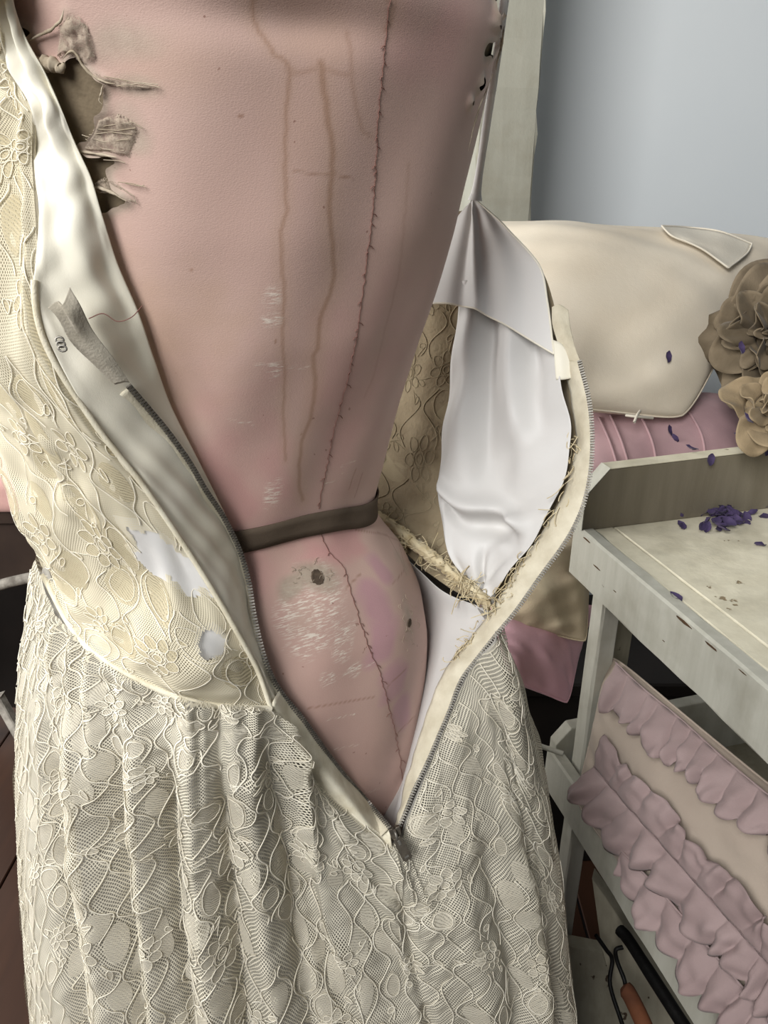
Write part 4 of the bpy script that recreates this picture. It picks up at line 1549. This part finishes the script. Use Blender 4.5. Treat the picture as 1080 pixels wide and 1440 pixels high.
for k, (u, v, d) in enumerate(((500, 712, .79), (545, 735, .765), (590, 768, .735), (625, 795, .71), (660, 824, .688), (692, 850, .667))):
    gw.append([P(u, v - 8, d), P(u - 2, v, d - .008), P(u - 5, v + 9, d)])
gwp = patch(gw, 10, 60)
gwp = gwp + np.random.RandomState(4).randn(*gwp.shape) * 0.0008
grid_obj('waist_seam_allowance', gwp, M['fray'], dress, solid=0.0015, label='bunched tan seam allowance at the waist inside')

# inside of the skirt beside the hip
F_rows = [
    [(480, 735, .82), (535, 760, .79), (590, 806, .745), (640, 838, .705), (697, 862, .672)],
    [(500, 800, .82), (555, 820, .79), (600, 850, .755), (640, 870, .71), (690, 880, .668)],
    [(520, 900, .80), (570, 910, .77), (602, 920, .735), (630, 925, .70), (660, 915, .664)],
    [(530, 1000, .77), (570, 1000, .745), (592, 1000, .715), (605, 1000, .69), (620, 998, .660)],
    [(530, 1090, .74), (560, 1090, .71), (572, 1090, .69), (580, 1090, .67), (586, 1088, .655)],
    [(530, 1170, .70), (545, 1170, .68), (550, 1168, .67), (554, 1167, .66), (557, 1166, .648)],
]
gfi = patch([[P(*q) for q in r] for r in F_rows], 60, 120)
nfi = face_camera(gfi, normals(gfi))
sx, tx = np.meshgrid(np.linspace(0, 1, 61), np.linspace(0, 1, 121))
gfi = gfi + nfi * (0.003 * np.sin(sx * 11 + tx * 2) * smooth((1 - sx) / .1) * smooth((1 - tx) / .2))[..., None]
grid_obj('skirt_inner_lining', gfi, M['satin_white'], dress, solid=0.0007, label='white lining inside the skirt beside the hip')

# slider and pull
sl = P(556, 1171, .632)
tdir = (P(560, 1185, .632) - P(552, 1157, .632))
tdir /= np.linalg.norm(tdir)
toc = (CAM - sl) / np.linalg.norm(CAM - sl)
sd = np.cross(tdir, toc)
sd /= np.linalg.norm(sd)
nn_ = np.cross(sd, tdir)
poly = [sl - tdir * .006 - sd * .0050, sl - tdir * .006 - sd * .0015, sl - tdir * .003, sl - tdir * .006 + sd * .0015, sl - tdir * .006 + sd * .0050, sl + tdir * .001 + sd * .0045, sl + tdir * .005 + sd * .003, sl + tdir * .005 - sd * .003, sl + tdir * .001 - sd * .0045]
slider = prism('zipper_slider', poly, nn_ * 0.0045, M['zip_dark'], dress, 0.0006, label='dark metal zip slider')
arch = [sl + nn_ * .0045 - tdir * .004, sl + nn_ * .0075 - tdir * .003, sl + nn_ * .0085, sl + nn_ * .0075 + tdir * .003, sl + nn_ * .0045 + tdir * .004]
tubes_obj('slider_bridge', [crom(arch, 16)], 0.0012, M['zip_metal'], slider, 8)
pd = (P(577, 1208, .632) - P(561, 1177, .632))
pd /= np.linalg.norm(pd)
ps = np.cross(pd, toc)
ps /= np.linalg.norm(ps)
pn = np.cross(ps, pd)
p0 = sl + nn_ * .007 + tdir * .001
pp_ = [p0 - ps * .0028, p0 + ps * .0028, p0 + ps * .0042 + pd * .006, p0 + ps * .0042 + pd * .0195, p0 + ps * .0030 + pd * .021, p0 - ps * .0030 + pd * .021, p0 - ps * .0042 + pd * .0195, p0 - ps * .0042 + pd * .006]
pull = prism('pull_tab', pp_, pn * 0.0016, M['zip_dark'], slider, 0.0004, label='plain rectangular metal pull tab')
c_ = p0 + pd * .0175 + pn * .0018
prism('pull_tab_slot', [c_ - ps * .0020 - pd * .0008, c_ + ps * .0020 - pd * .0008, c_ + ps * .0020 + pd * .0008, c_ - ps * .0020 + pd * .0008], pn * .0004, M['zip_metal'], slider, 0)
c_ = p0 + pd * .0045 + pn * .0016
prism('pull_tab_loop', [c_ - ps * .0012 - pd * .002, c_ + ps * .0012 - pd * .002, c_ + ps * .0012 + pd * .002, c_ - ps * .0012 + pd * .002], pn * .0006, M['zip_metal'], slider, 0.0002)
# stray threads
tubes_obj('loose_thread', [crom([P(125, 448, .418), P(145, 441, .415), P(165, 452, .418), P(185, 446, .42), P(200, 430, .425)], 30)], 0.0003, M['thread_brown'], dress, 4)

# ------------------------------------------------------------------ right: painted two-tier bench
K0 = np.array([0.280, 0.948, 0.0])
LD = np.array([0.259, -0.966, 0.0])
WD = np.array([0.966, 0.259, 0.0])
UZ = np.array([0, 0, 1.0])


def bp(l, w, z):
    return K0 + LD * l + WD * w + UZ * z


bench = thing('potting_bench', (0, 0, 0), 'chipped white painted two-tier wooden tray bench on the right', 'bench')
ZT, ZB = 0.900, 0.500
# upper tray
board('front_rail', bp(-.022, -.004, ZT - .078), LD * .95, WD * .021, UZ * .079, M['bench'], bench, 0.003, 24, 0.0010, 1)
board('deck_strip', bp(-.02, .018, ZT - .020), LD * .95, WD * .030, UZ * .0185, M['bench_deck'], bench, 0.002, 20, 0.0005, 2)
board('deck_board', bp(-.02, .0495, ZT - .020), LD * .95, WD * .26, UZ * .0180, M['bench_deck'], bench, 0.002)
board('deck_board', bp(-.02, .312, ZT - .020), LD * .95, WD * .26, UZ * .0185, M['bench_deck'], bench, 0.002)
ep = [bp(0, -.002, ZT - .002), bp(0, -.002, ZT + .052), bp(0, .030, ZT + .088), bp(0, .62, ZT + .098), bp(0, .62, ZT - .002)]
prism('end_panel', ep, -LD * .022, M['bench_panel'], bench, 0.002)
# worn pale top edge of the end panel
ept = [bp(.001, .030, ZT + .0885), bp(.001, .62, ZT + .0985), bp(-.023, .62, ZT + .0985), bp(-.023, .030, ZT + .0885)]
prism('end_panel_edge', ept, UZ * .0012, M['bench_deck'], bench, 0.0004)
epf = [bp(.001, -.0035, ZT), bp(-.023, -.0035, ZT), bp(-.023, -.0035, ZT + .0525), bp(.001, -.0035, ZT + .0525)]
prism('end_panel_edge', epf, WD * .0014, M['bench'], bench, 0.0004)
epc = [bp(.001, -.0025, ZT + .0525), bp(-.023, -.0025, ZT + .0525), bp(-.023, .030, ZT + .0893), bp(.001, .030, ZT + .0893)]
prism('end_panel_edge', epc, UZ * .0012, M['bench'], bench, 0.0004)
# posts
for l, w_ in ((.012, .020), (.80, .020), (.012, .56), (.80, .56)):
    board('post', bp(l, w_, 0), LD * .032, WD * .030, UZ * (ZT - .02), M['bench'], bench, 0.003, 16, 0.0008, int(l * 100))
board('back_slat', bp(-.030, .075, ZB), WD * .055, -LD * .014, UZ * (ZT - .02 - ZB), M['old_paint'], bench, 0.002)
# lower tray
board('lower_rail', bp(-.022, -.006, ZB - .085), LD * .95, WD * .022, UZ * .082, M['bench'], bench, 0.003, 24, 0.0010, 3)
for k in range(4):
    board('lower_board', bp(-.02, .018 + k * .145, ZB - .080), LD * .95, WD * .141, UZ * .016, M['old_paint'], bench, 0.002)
ep2 = [bp(0, -.002, ZB - .085), bp(0, -.002, ZB + .016), bp(0, .022, ZB + .045), bp(0, .60, ZB + .05), bp(0, .60, ZB - .085)]
prism('lower_end_panel', ep2, -LD * .022, M['bench'], bench, 0.003)
# chips of bare wood along the rails
for l, dz, s_ in ((.052, -.030, .010), (.018, -.004, .012), (.10, -.040, .004), (.235, -.003, .018), (.285, -.004, .013), (.335, -.003, .007), (.38, -.004, .020), (.405, -.003, .012), (.21, -.046, .003), (.49, -.03, .004)):
    c = bp(l, -.0046, ZT + dz - .002)
    n_ = 9
    rr_ = np.random.RandomState(int(l * 1000))
    pl_ = [c + LD * s_ * math.cos(2 * math.pi * k / n_) * rr_.uniform(.6, 1) + UZ * s_ * .13 * math.sin(2 * math.pi * k / n_) * rr_.uniform(.5, 1) for k in range(n_)]
    prism('paint_chip', pl_, WD * .0012, M['chip'], bench, 0)

# under the bench: leaning board, black iron bar, wire and a rusty handle
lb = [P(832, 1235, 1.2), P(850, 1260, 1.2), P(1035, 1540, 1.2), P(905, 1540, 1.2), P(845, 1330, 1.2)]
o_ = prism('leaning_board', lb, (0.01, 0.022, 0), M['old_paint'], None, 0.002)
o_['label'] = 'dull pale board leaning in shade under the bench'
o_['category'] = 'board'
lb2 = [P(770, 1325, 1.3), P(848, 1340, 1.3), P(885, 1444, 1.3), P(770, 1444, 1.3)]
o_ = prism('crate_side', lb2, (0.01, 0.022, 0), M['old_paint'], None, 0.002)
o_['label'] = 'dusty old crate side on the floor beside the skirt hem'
o_['category'] = 'crate'
o_ = tubes_obj('iron_bar', [crom([P(872, 1308, 1.13), P(884, 1322, 1.11), P(915, 1370, 1.04), P(960, 1440, .97), P(1000, 1500, .92)], 30)], 0.009, M['iron'], None, 10)
o_['label'] = 'thick black iron bar under the lower rail'
o_['category'] = 'iron bar'
o_ = tubes_obj('iron_wire', [crom([P(876, 1332, 1.13), P(866, 1336, 1.13), P(868, 1352, 1.13), P(878, 1378, 1.12), P(880, 1395, 1.11)], 24), crom([P(838, 1315, 1.15), P(852, 1335, 1.15), P(861, 1350, 1.15), P(858, 1385, 1.14), P(875, 1440, 1.12), P(890, 1490, 1.11)], 40)], 0.0032, M['iron'], None, 8)
o_['label'] = 'bent black wire hooks beside the rusty handle'
o_['category'] = 'wire'
hd = crom([P(876, 1388, 1.11), P(886, 1400, 1.10), P(905, 1440, 1.07), P(925, 1490, 1.04)], 30)
o_ = tubes_obj('tool_handle', [hd], [np.interp(np.linspace(0, 1, 31), [0, .12, 1], [.006, .012, .0125])], M['rust'], None, 12)
o_['label'] = 'rust brown wooden tool handle under the bench'
o_['category'] = 'handle'
o_ = tubes_obj('pale_rod', [crom([P(715, 1032, 1.17), P(745, 1044, 1.16), P(792, 1060, 1.14)], 10)], 0.0042, M['bench'], None, 8)
o_['label'] = 'thin pale rod in the dark gap left of the bench'
o_['category'] = 'rod'

# ------------------------------------------------------------------ pillows
def pillow(name, corners, thick, mat, label, seed, cat='pillow', wr=0.004, conc=0.06, parts=True, piping=None, n=70, group=None):
    """stuffed cushion through four measured corners: TL, TR, BR, BL"""
    c = [np.asarray(q, float) for q in corners]
    root = thing(name, (0, 0, 0), label, cat, group)
    s, t = np.meshgrid(np.linspace(0, 1, n + 1), np.linspace(0, 1, n + 1))
    base = (c[0] * ((1 - s) * (1 - t))[..., None] + c[1] * (s * (1 - t))[..., None] + c[2] * (s * t)[..., None] + c[3] * ((1 - s) * t)[..., None])
    mid = sum(c) / 4
    # concave edges, ears at the corners
    k = conc * (np.sin(math.pi * s) * (2 * t - 1)**2 * np.abs(2 * t - 1) + np.sin(math.pi * t) * (2 * s - 1)**2 * np.abs(2 * s - 1))
    k = k + 0.05 * (np.abs(2 * s - 1) * np.abs(2 * t - 1))**7
    base = base + (mid - base) * k[..., None]
    nm = np.cross(c[1] - c[0], c[3] - c[0])
    nm /= np.linalg.norm(nm)
    if nm @ (CAM - mid) < 0:
        nm = -nm
    h = thick * (np.clip(np.sin(math.pi * s), 0, 1)**0.55) * (np.clip(np.sin(math.pi * t), 0, 1)**0.55)
    f1, f2 = sines(seed, 8, 0.8, 3), sines(seed + 1, 9, 3, 9)
    ed = np.clip(1 - 2.4 * np.minimum(np.minimum(s, 1 - s), np.minimum(t, 1 - t)), 0, 1)
    wq = (h > 0) * (wr * f1(s, t) * smooth(h / thick * 2) + wr * .7 * f2(s, t) * ed * smooth(h / thick * 2.5))
    g1 = base + nm * (h + wq)[..., None]
    g2 = base - nm * (h * 0.9)[..., None]
    grid_obj('cover', g1, mat, root, label=None) if False else None
    V = np.concatenate([g1.reshape(-1, 3), g2.reshape(-1, 3)])
    f = grid_faces(n, n)
    F_ = np.concatenate([f, f[:, ::-1] + (n + 1)**2])
    me_ = raw_mesh('cover', V, F_)
    bm = bmesh.new()
    bm.from_mesh(me_)
    bmesh.ops.remove_doubles(bm, verts=bm.verts, dist=1e-5)
    bmesh.ops.recalc_face_normals(bm, faces=bm.faces)
    bm.to_mesh(me_)
    bm.free()
    link('cover', me_, mat, root)
    loop = np.concatenate([base[0, :], base[1:, -1], base[-1, ::-1][1:], base[::-1, 0][1:]])
    tubes_obj('seam', [loop], 0.0016 if piping is None else 0.003, piping or mat, root, 6)
    return root, g1, nm


big, gbig, nbig = pillow('linen_pillow', [P(630, 308, 1.36), P(1110, 334, 1.30), P(966, 592, 1.17), P(690, 568, 1.17)], 0.085, M['pillow_cream'], 'large cream linen pillow with a pale patch at its top corner', 101, wr=0.005, conc=0.03)


def on_cloth(g, u, v, lift):
    uu, vv, dd = proj(g.reshape(-1, 3))
    k = np.argsort((uu - u)**2 + (vv - v)**2)[:4]
    w_ = 1 / ((uu[k] - u)**2 + (vv[k] - v)**2 + 1.0)
    d = float((dd[k] * w_).sum() / w_.sum())
    return P(u, v, d) + nbig * lift


ptc = [[(928, 325), (965, 327), (1010, 333), (1054, 350)],
       [(938, 336), (968, 340), (1010, 352), (1048, 362)],
       [(948, 342), (975, 350), (1010, 366), (1037, 372)],
       [(960, 346), (985, 358), (1005, 372), (1021, 384)]]
gp = patch([[on_cloth(gbig, u, v, 0.010) for u, v in r] for r in ptc], 24, 16)
grid_obj('linen_patch', gp, M['patch_linen'], big, solid=0.002, label='pale stitched linen patch')
tubes_obj('patch_stitching', [np.concatenate([gp[0], gp[1:, -1], gp[-1, ::-1][1:], gp[::-1, 0][1:]]) + nbig * .0015], 0.0016, M['patch_linen'], big, 6)
tubes_obj('tie', [crom([P(900, 578, 1.15), P(896, 584, 1.14), P(892, 594, 1.135)], 10), crom([P(880, 584, 1.15), P(896, 586, 1.14), P(918, 588, 1.15)], 10)], 0.0022, M['patch_linen'], big, 6, label='small white tape tie at the pillow seam')

pk, gpk, npk = pillow('tucked_pillow', [P(800, 545, 1.30), P(1120, 560, 1.30), P(1110, 690, 1.22), P(800, 690, 1.18)], 0.06, M['pillow_mauve'], 'mauve pink pillow with raised tucks under the cream linen pillow', 111, wr=0.003)
for a_, b_ in (((842, 588), (872, 690)), ((858, 585), (888, 690)), ((900, 585), (922, 660)), ((968, 580), (990, 640))):
    q = []
    uu, vv, dd = proj(gpk.reshape(-1, 3))
    for f in np.linspace(0, 1, 14):
        u, v = a_[0] + (b_[0] - a_[0]) * f + 6 * math.sin(f * 3), a_[1] + (b_[1] - a_[1]) * f
        k = int(np.argmin((uu - u)**2 + (vv - v)**2))
        q.append(P(u, v, dd[k]) + npk * .002)
    tubes_obj('tuck', [np.array(q)], 0.0022, M['pillow_mauve'], pk, 6)

pf, gpf, npf = pillow('faded_pillow', [P(690, 755, 1.28), P(838, 742, 1.28), P(826, 905, 1.22), P(690, 880, 1.22)], 0.05, M['pillow_floral'], 'small faded cream print pillow between the zip and the bench', 121, wr=0.005)
pc, gpc, npc = pillow('pink_cushion', [P(640, 850, 1.26), P(838, 850, 1.36), P(800, 992, 1.22), P(655, 930, 1.18)], 0.055, M['pillow_pink'], 'bright dusty pink cushion lowest in the pillow stack', 131, wr=0.006)

chest = thing('dark_chest', (0, 0, 0), 'near black wooden chest under the stack of pillows', 'chest')
board('chest_body', (0.06, 1.17, 0.0), (0.80, 0, 0), (0, 0.32, 0), (0, 0, 0.44), M['black_wood'], chest, 0.004)
board('chest_lid', (0.05, 1.16, 0.445), (0.82, 0, 0), (0, 0.34, 0), (0, 0, 0.03), M['black_wood'], chest, 0.004)

# ruffled pillow in the lower tray
rp, grp, nrp = pillow('ruffled_pillow', [P(856, 915, 1.12), P(1190, 1190, .77), P(1085, 1500, .79), P(808, 1130, 1.11)], 0.035, M['pillow_blush'], 'blush pillow with mauve ruffles lying in the lower bench tray', 141, wr=0.003, conc=0.02)


def ruffle(path_pts, width_vec_pts, n_waves, amp, seed, name='ruffle'):
    """gathered frill: rounded puffs with creases between them"""
    r = np.random.RandomState(seed)
    N = n_waves * 18
    base = crom(path_pts, N)
    wv2 = crom(width_vec_pts, N)
    x = np.linspace(0, 1, N + 1)
    wid = r.uniform(0.5, 1.6, n_waves)
    ph = math.pi * np.interp(x, np.r_[0, np.cumsum(wid)] / wid.sum(), np.arange(n_waves + 1))
    nf_ = sines(seed + 200, 8, 0.6, 3.0)
    hgt = 0.7 + 0.5 * np.interp(x, np.linspace(0, 1, n_waves + 1), r.rand(n_waves + 1))
    t = np.gradient(base, axis=0)
    t /= np.linalg.norm(t, axis=1, keepdims=True)
    sw = np.interp(x, np.linspace(0, 1, n_waves + 1), r.randn(n_waves + 1))
    rows = []
    for f in np.linspace(0, 1, 14):
        slant = ph + 0.5 * f * np.sin(x * 23 + seed)
        puff = np.abs(np.sin(slant))**0.75
        body = math.sin(math.pi * min(1, f * .9 + .02))**.6
        q = base + wv2 * (f * (0.80 + 0.20 * puff + 0.10 * hgt * np.sin(x * 19 + seed)))[:, None]
        q = q + nrp * (amp * hgt * puff * (0.35 * f + 0.9 * body) + 0.002 + amp * .45 * f * nf_(x * n_waves * .5, f) + amp * .2 * f * np.sin(ph * 3 + f * 4))[:, None]
        q = q + t * (amp * 0.5 * sw * f)[:, None]
        rows.append(q)
    g = np.stack(rows, 0)
    grid_obj(name, g, M['ruffle'], rp, solid=0.0012, label='gathered mauve ruffle')
    tubes_obj('gather_seam', [base + nrp * 0.003], 0.0016, M['ruffle'], rp, 6)


def pw(list_px, lift=0.0):
    out = []
    uu, vv, dd = proj(grp.reshape(-1, 3))
    for u, v in list_px:
        k = int(np.argmin((uu - u)**2 + (vv - v)**2))
        out.append(P(u, v, dd[k] - lift))
    return np.array(out)


def ruffle_px(top, bot, waves, amp, seed):
    a, b = pw(top, .010), pw(bot, .014)
    ruffle(a, b - a, waves, amp, seed)


ruffle_px([(868, 932), (905, 967), (960, 1012), (1015, 1062), (1075, 1112), (1140, 1167)], [(846, 990), (880, 1024), (930, 1066), (985, 1116), (1045, 1166), (1110, 1221)], 11, 0.012, 1)
ruffle_px([(838, 1078), (880, 1128), (940, 1195), (1000, 1262), (1070, 1340), (1130, 1405)], [(852, 1036), (908, 1094), (972, 1163), (1032, 1230), (1102, 1306), (1162, 1376)], 11, 0.009, 2)
ruffle_px([(838, 1078), (880, 1128), (940, 1195), (1000, 1262), (1070, 1340), (1130, 1405)], [(790, 1118), (845, 1172), (908, 1238), (968, 1306), (1040, 1384), (1100, 1448)], 11, 0.012, 3)
ruffle_px([(876, 1196), (930, 1252), (990, 1322), (1050, 1392), (1110, 1460)], [(868, 1240), (908, 1302), (958, 1375), (1010, 1445), (1060, 1510)], 7, 0.012, 4)

# ------------------------------------------------------------------ cloth rosettes on the end panel
def rosette(name, centre, R, axis, mat, label, seed, n=20):
    root = thing(name, (0, 0, 0), label, 'fabric flower', None)
    r = np.random.RandomState(seed)
    axis = np.asarray(axis, float)
    axis /= np.linalg.norm(axis)
    e1 = np.cross(axis, (0, 0, 1.0))
    e1 /= np.linalg.norm(e1)
    e2 = np.cross(axis, e1)
    bt, br = np.meshgrid(np.linspace(0, 2 * math.pi, 25), np.linspace(0.02, 0.6, 6))
    gb_ = np.asarray(centre) + (e1 * np.cos(bt)[..., None] + e2 * np.sin(bt)[..., None]) * (R * br)[..., None] + axis * (R * (0.20 - 0.5 * br**1.5 + 0.05 * np.sin(bt * 5 + br * 20)))[..., None]
    grid_obj('base', gb_, mat, root, solid=0.002)
    for k in range(n):
        f = (k + 0.4) / n
        a0 = k * 2.39996 + r.randn() * .3
        span = r.uniform(1.3, 2.4)
        r0 = R * 0.62 * f
        wd_ = R * r.uniform(.34, .52)
        tilt = 0.15 + 1.15 * f + 0.25 * r.randn()
        nw, p1, p2 = r.uniform(3.0, 5.5), r.rand() * 6, r.rand() * 6
        aa, t = np.meshgrid(np.linspace(a0, a0 + span, 29), np.linspace(0, 1, 9))
        dr = e1 * np.cos(aa)[..., None] + e2 * np.sin(aa)[..., None]
        x_ = (aa - a0) / span
        fall = np.clip(np.sin(math.pi * x_), 0, 1)**.4
        rad = r0 + wd_ * (t * math.sin(tilt) + 0.34 * t**1.2 * np.sin(nw * aa + p1)) * fall
        hgt_ = R * 0.34 * (1 - f) + wd_ * (t * math.cos(tilt) - 0.22 * t**2 + 0.30 * t * np.cos(nw * 1.3 * aa + p2) + 0.10 * t * np.sin(nw * 3.1 * aa)) * fall
        g = np.asarray(centre) + dr * rad[..., None] + axis * hgt_[..., None]
        grid_obj('petal', g, mat, root, solid=0.0014)
    return root


rosette('cloth_rosette', P(1088, 474, 1.14), 0.108, (-0.35, -0.85, 0.25), M['rosette'], 'large crumpled taupe cloth rosette against the cream pillow', 5, 34)
rosette('cloth_rosette', P(1085, 578, 1.03), 0.066, (-0.2, -0.6, 0.7), M['rosette_light'], 'smaller light tan cloth rosette on the bench end panel', 6, 18)

# ------------------------------------------------------------------ purple petals
def petal_mesh(seed):
    r = np.random.RandomState(seed)
    s, t = np.meshgrid(np.linspace(-1, 1, 5), np.linspace(0, 1, 6))
    wdt = np.sin(math.pi * np.clip(t * .92 + .05, 0, 1))**.7
    x = s * wdt * 0.0042
    y = (t - .5) * 0.013
    z = 0.0022 * (s**2) * wdt + 0.003 * (t - .5)**2 * 4 * r.uniform(.3, 1) + 0.0006 * r.randn(*s.shape)
    g = np.stack([x, y, z + .0006], -1)
    me_ = raw_mesh('petal', g.reshape(-1, 3), grid_faces(5, 4))
    me_.materials.append(M['purple'])
    return me_


PM = [petal_mesh(k) for k in range(4)]


def petal_at(p, rot, label, group=None, sc=1.0, k=0):
    o = bpy.data.objects.new('purple_petal', PM[k % 4])
    o.location = p
    o.rotation_euler = rot
    o.scale = (sc, sc, sc)
    o['label'] = label
    o['category'] = 'petal'
    if group:
        o['group'] = group
    col.objects.link(o)
    return o


rr = np.random.RandomState(8)
for k in range(60):
    u = 1014 + rr.randn() * 27
    u = min(max(u, 958), 1076)
    v = 728 + rr.randn() * 9 - (u - 1012) * 0.08
    lay_ = rr.rand()
    p = on_plane(u, v, ZT - .002 + 0.011 * lay_ * math.exp(-((u - 1012) / 32)**2))
    petal_at(p, (rr.randn() * .5, rr.randn() * .5, rr.rand() * 6.3), 'small purple petal in the heap on the bench deck', 'purple petals heaped on the bench deck', rr.uniform(1.2, 1.8), k)
for u, v, lab, rz in ((949, 841, 'lone purple petal in the middle of the bare bench deck', .5), (1068, 768, 'purple petal on the deck apart from the heap, nearest the right edge', 1.8)):
    petal_at(on_plane(u, v, ZT - .002), (.2, .1, rz), lab, None, 1.4, 1)


def nearest_on(g, u, v, lift):
    uu, vv, dd = proj(g.reshape(-1, 3))
    k = int(np.argmin((uu - u)**2 + (vv - v)**2))
    return P(u, v, dd[k] - lift)


def on_panel(u, v, l=0.002):
    r0 = ray(u, v)
    return CAM + r0 * (((bp(l, 0, 0) - CAM) @ LD) / (r0 @ LD))


ZP = ZT + .1005
for p, rot, lab in ((nearest_on(gbig, 938, 502, .003), (1.2, .2, .3), 'round purple petal stuck on the cream linen pillow'),
                    (nearest_on(gpk, 940, 606, .003), (1.0, .2, .6), 'dark purple petal on the mauve tucked pillow'),
                    (nearest_on(gpk, 948, 618, .003), (1.0, .3, 2.1), 'dark purple petal overlapping another on the mauve pillow'),
                    (on_plane(972, 632, ZP), (.2, .1, 1.0), 'purple petal lying on the top edge of the end panel'),
                    (on_panel(998, 645), (1.5, .0, .1), 'purple petal hanging on the inner face of the end panel'),
                    (on_plane(1040, 614, ZP), (.2, .2, 1.4), 'purple petal at the foot of the smaller rosette'),
                    (P(1040, 490, 1.035), (1.0, .2, .3), 'purple petal caught in the large taupe rosette'),
                    (P(1050, 590, .995), (.7, .2, .8), 'purple petal caught in the smaller tan rosette'),
                    (on_panel(1077, 632), (1.5, .1, .3), 'purple petal on the end panel under the smaller rosette')):
    petal_at(p, rot, lab, None, 1.4, int(p[0] * 1000))

# ------------------------------------------------------------------ tall post behind
q0 = P(680, 150, 1.43)
post = board('upright_post', (q0[0] - .020, 1.52, 0.0), (0.106, 0, 0), (0, 0.46, 0), (0, 0, 2.6), M['post'], None, 0.003, 70, 0.0022, 9)
post['label'] = 'tall chipped white wooden post before the pale wall'
post['category'] = 'post'

# ------------------------------------------------------------------ left: dark table with folded pink cloth
tb = thing('side_table', (0, 0, 0), 'dark brown table with a worn arched apron behind the dress', 'table')
YT = 1.19
board('table_top', (-1.15, YT - .01, .800), (1.15, 0, 0), (0, .42, 0), (0, 0, .025), M['dark_wood'], tb, 0.003)
xs = np.linspace(-.86, -.02, 33)
zar = .60 + .165 * np.sqrt(np.clip(1 - ((xs + .44) / .42)**2, 0, 1)) - .06
out = [(-1.10, .80), (-1.10, .45), (-.87, .45)] + [(x, z) for x, z in zip(xs, zar)] + [(0.0, .50), (0.0, .80)]
out = [np.array([x, YT, z]) for x, z in out]
bm = bmesh.new()
a = [bm.verts.new(p) for p in out]
fce = bm.faces.new(a)
ret = bmesh.ops.extrude_face_region(bm, geom=[fce])
bmesh.ops.translate(bm, verts=[g for g in ret['geom'] if isinstance(g, bmesh.types.BMVert)], vec=(0, .025, 0))
bmesh.ops.triangulate(bm, faces=[f for f in bm.faces if len(f.verts) > 4])
bmesh.ops.recalc_face_normals(bm, faces=bm.faces)
me_ = bpy.data.meshes.new('apron')
bm.to_mesh(me_)
bm.free()
link('apron', me_, M['dark_wood'], tb)
tubes_obj('apron_edge', [np.stack([xs, np.full(33, YT - .002), zar + .006], -1)], 0.010, M['worn_grey'], tb, 8, label='worn pale edge of the arched apron')
for x in (-1.10, -.04):
    for y in (YT, YT + .34):
        board('leg', (x, y, 0), (.05, 0, 0), (0, .05, 0), (0, 0, .80), M['black_wood'], tb, 0.003)
board('brace', P(-12, 985, 1.45), P(52, 1098, 1.45) - P(-12, 985, 1.45), (0.016, 0, 0.006), (0, .02, 0), M['worn_grey'], tb, 0.002)
board('back_panel', (-1.1, YT + .37, .1), (1.1, 0, 0), (0, .02, 0), (0, 0, .70), M['black_wood'], tb, 0.002)
pcg = []
for k, x in enumerate(np.linspace(-1.05, -.52, 10)):
    pcg.append([np.array([x, y_, z_]) for y_, z_ in ((YT + .30, .832), (YT + .15, .905 + .006 * math.sin(k * 2)), (YT + .02, .902), (YT - .018, .885), (YT - .022, .86), (YT - .016, .8295), (YT + .02, .8295))])
g_ = patch(pcg, 40, 50)
o_ = grid_obj('folded_cloth', g_, M['pink_cloth'], None, solid=0.004)
o_['label'] = 'folded dusty pink cloth on the dark table at the left edge'
o_['category'] = 'cloth'
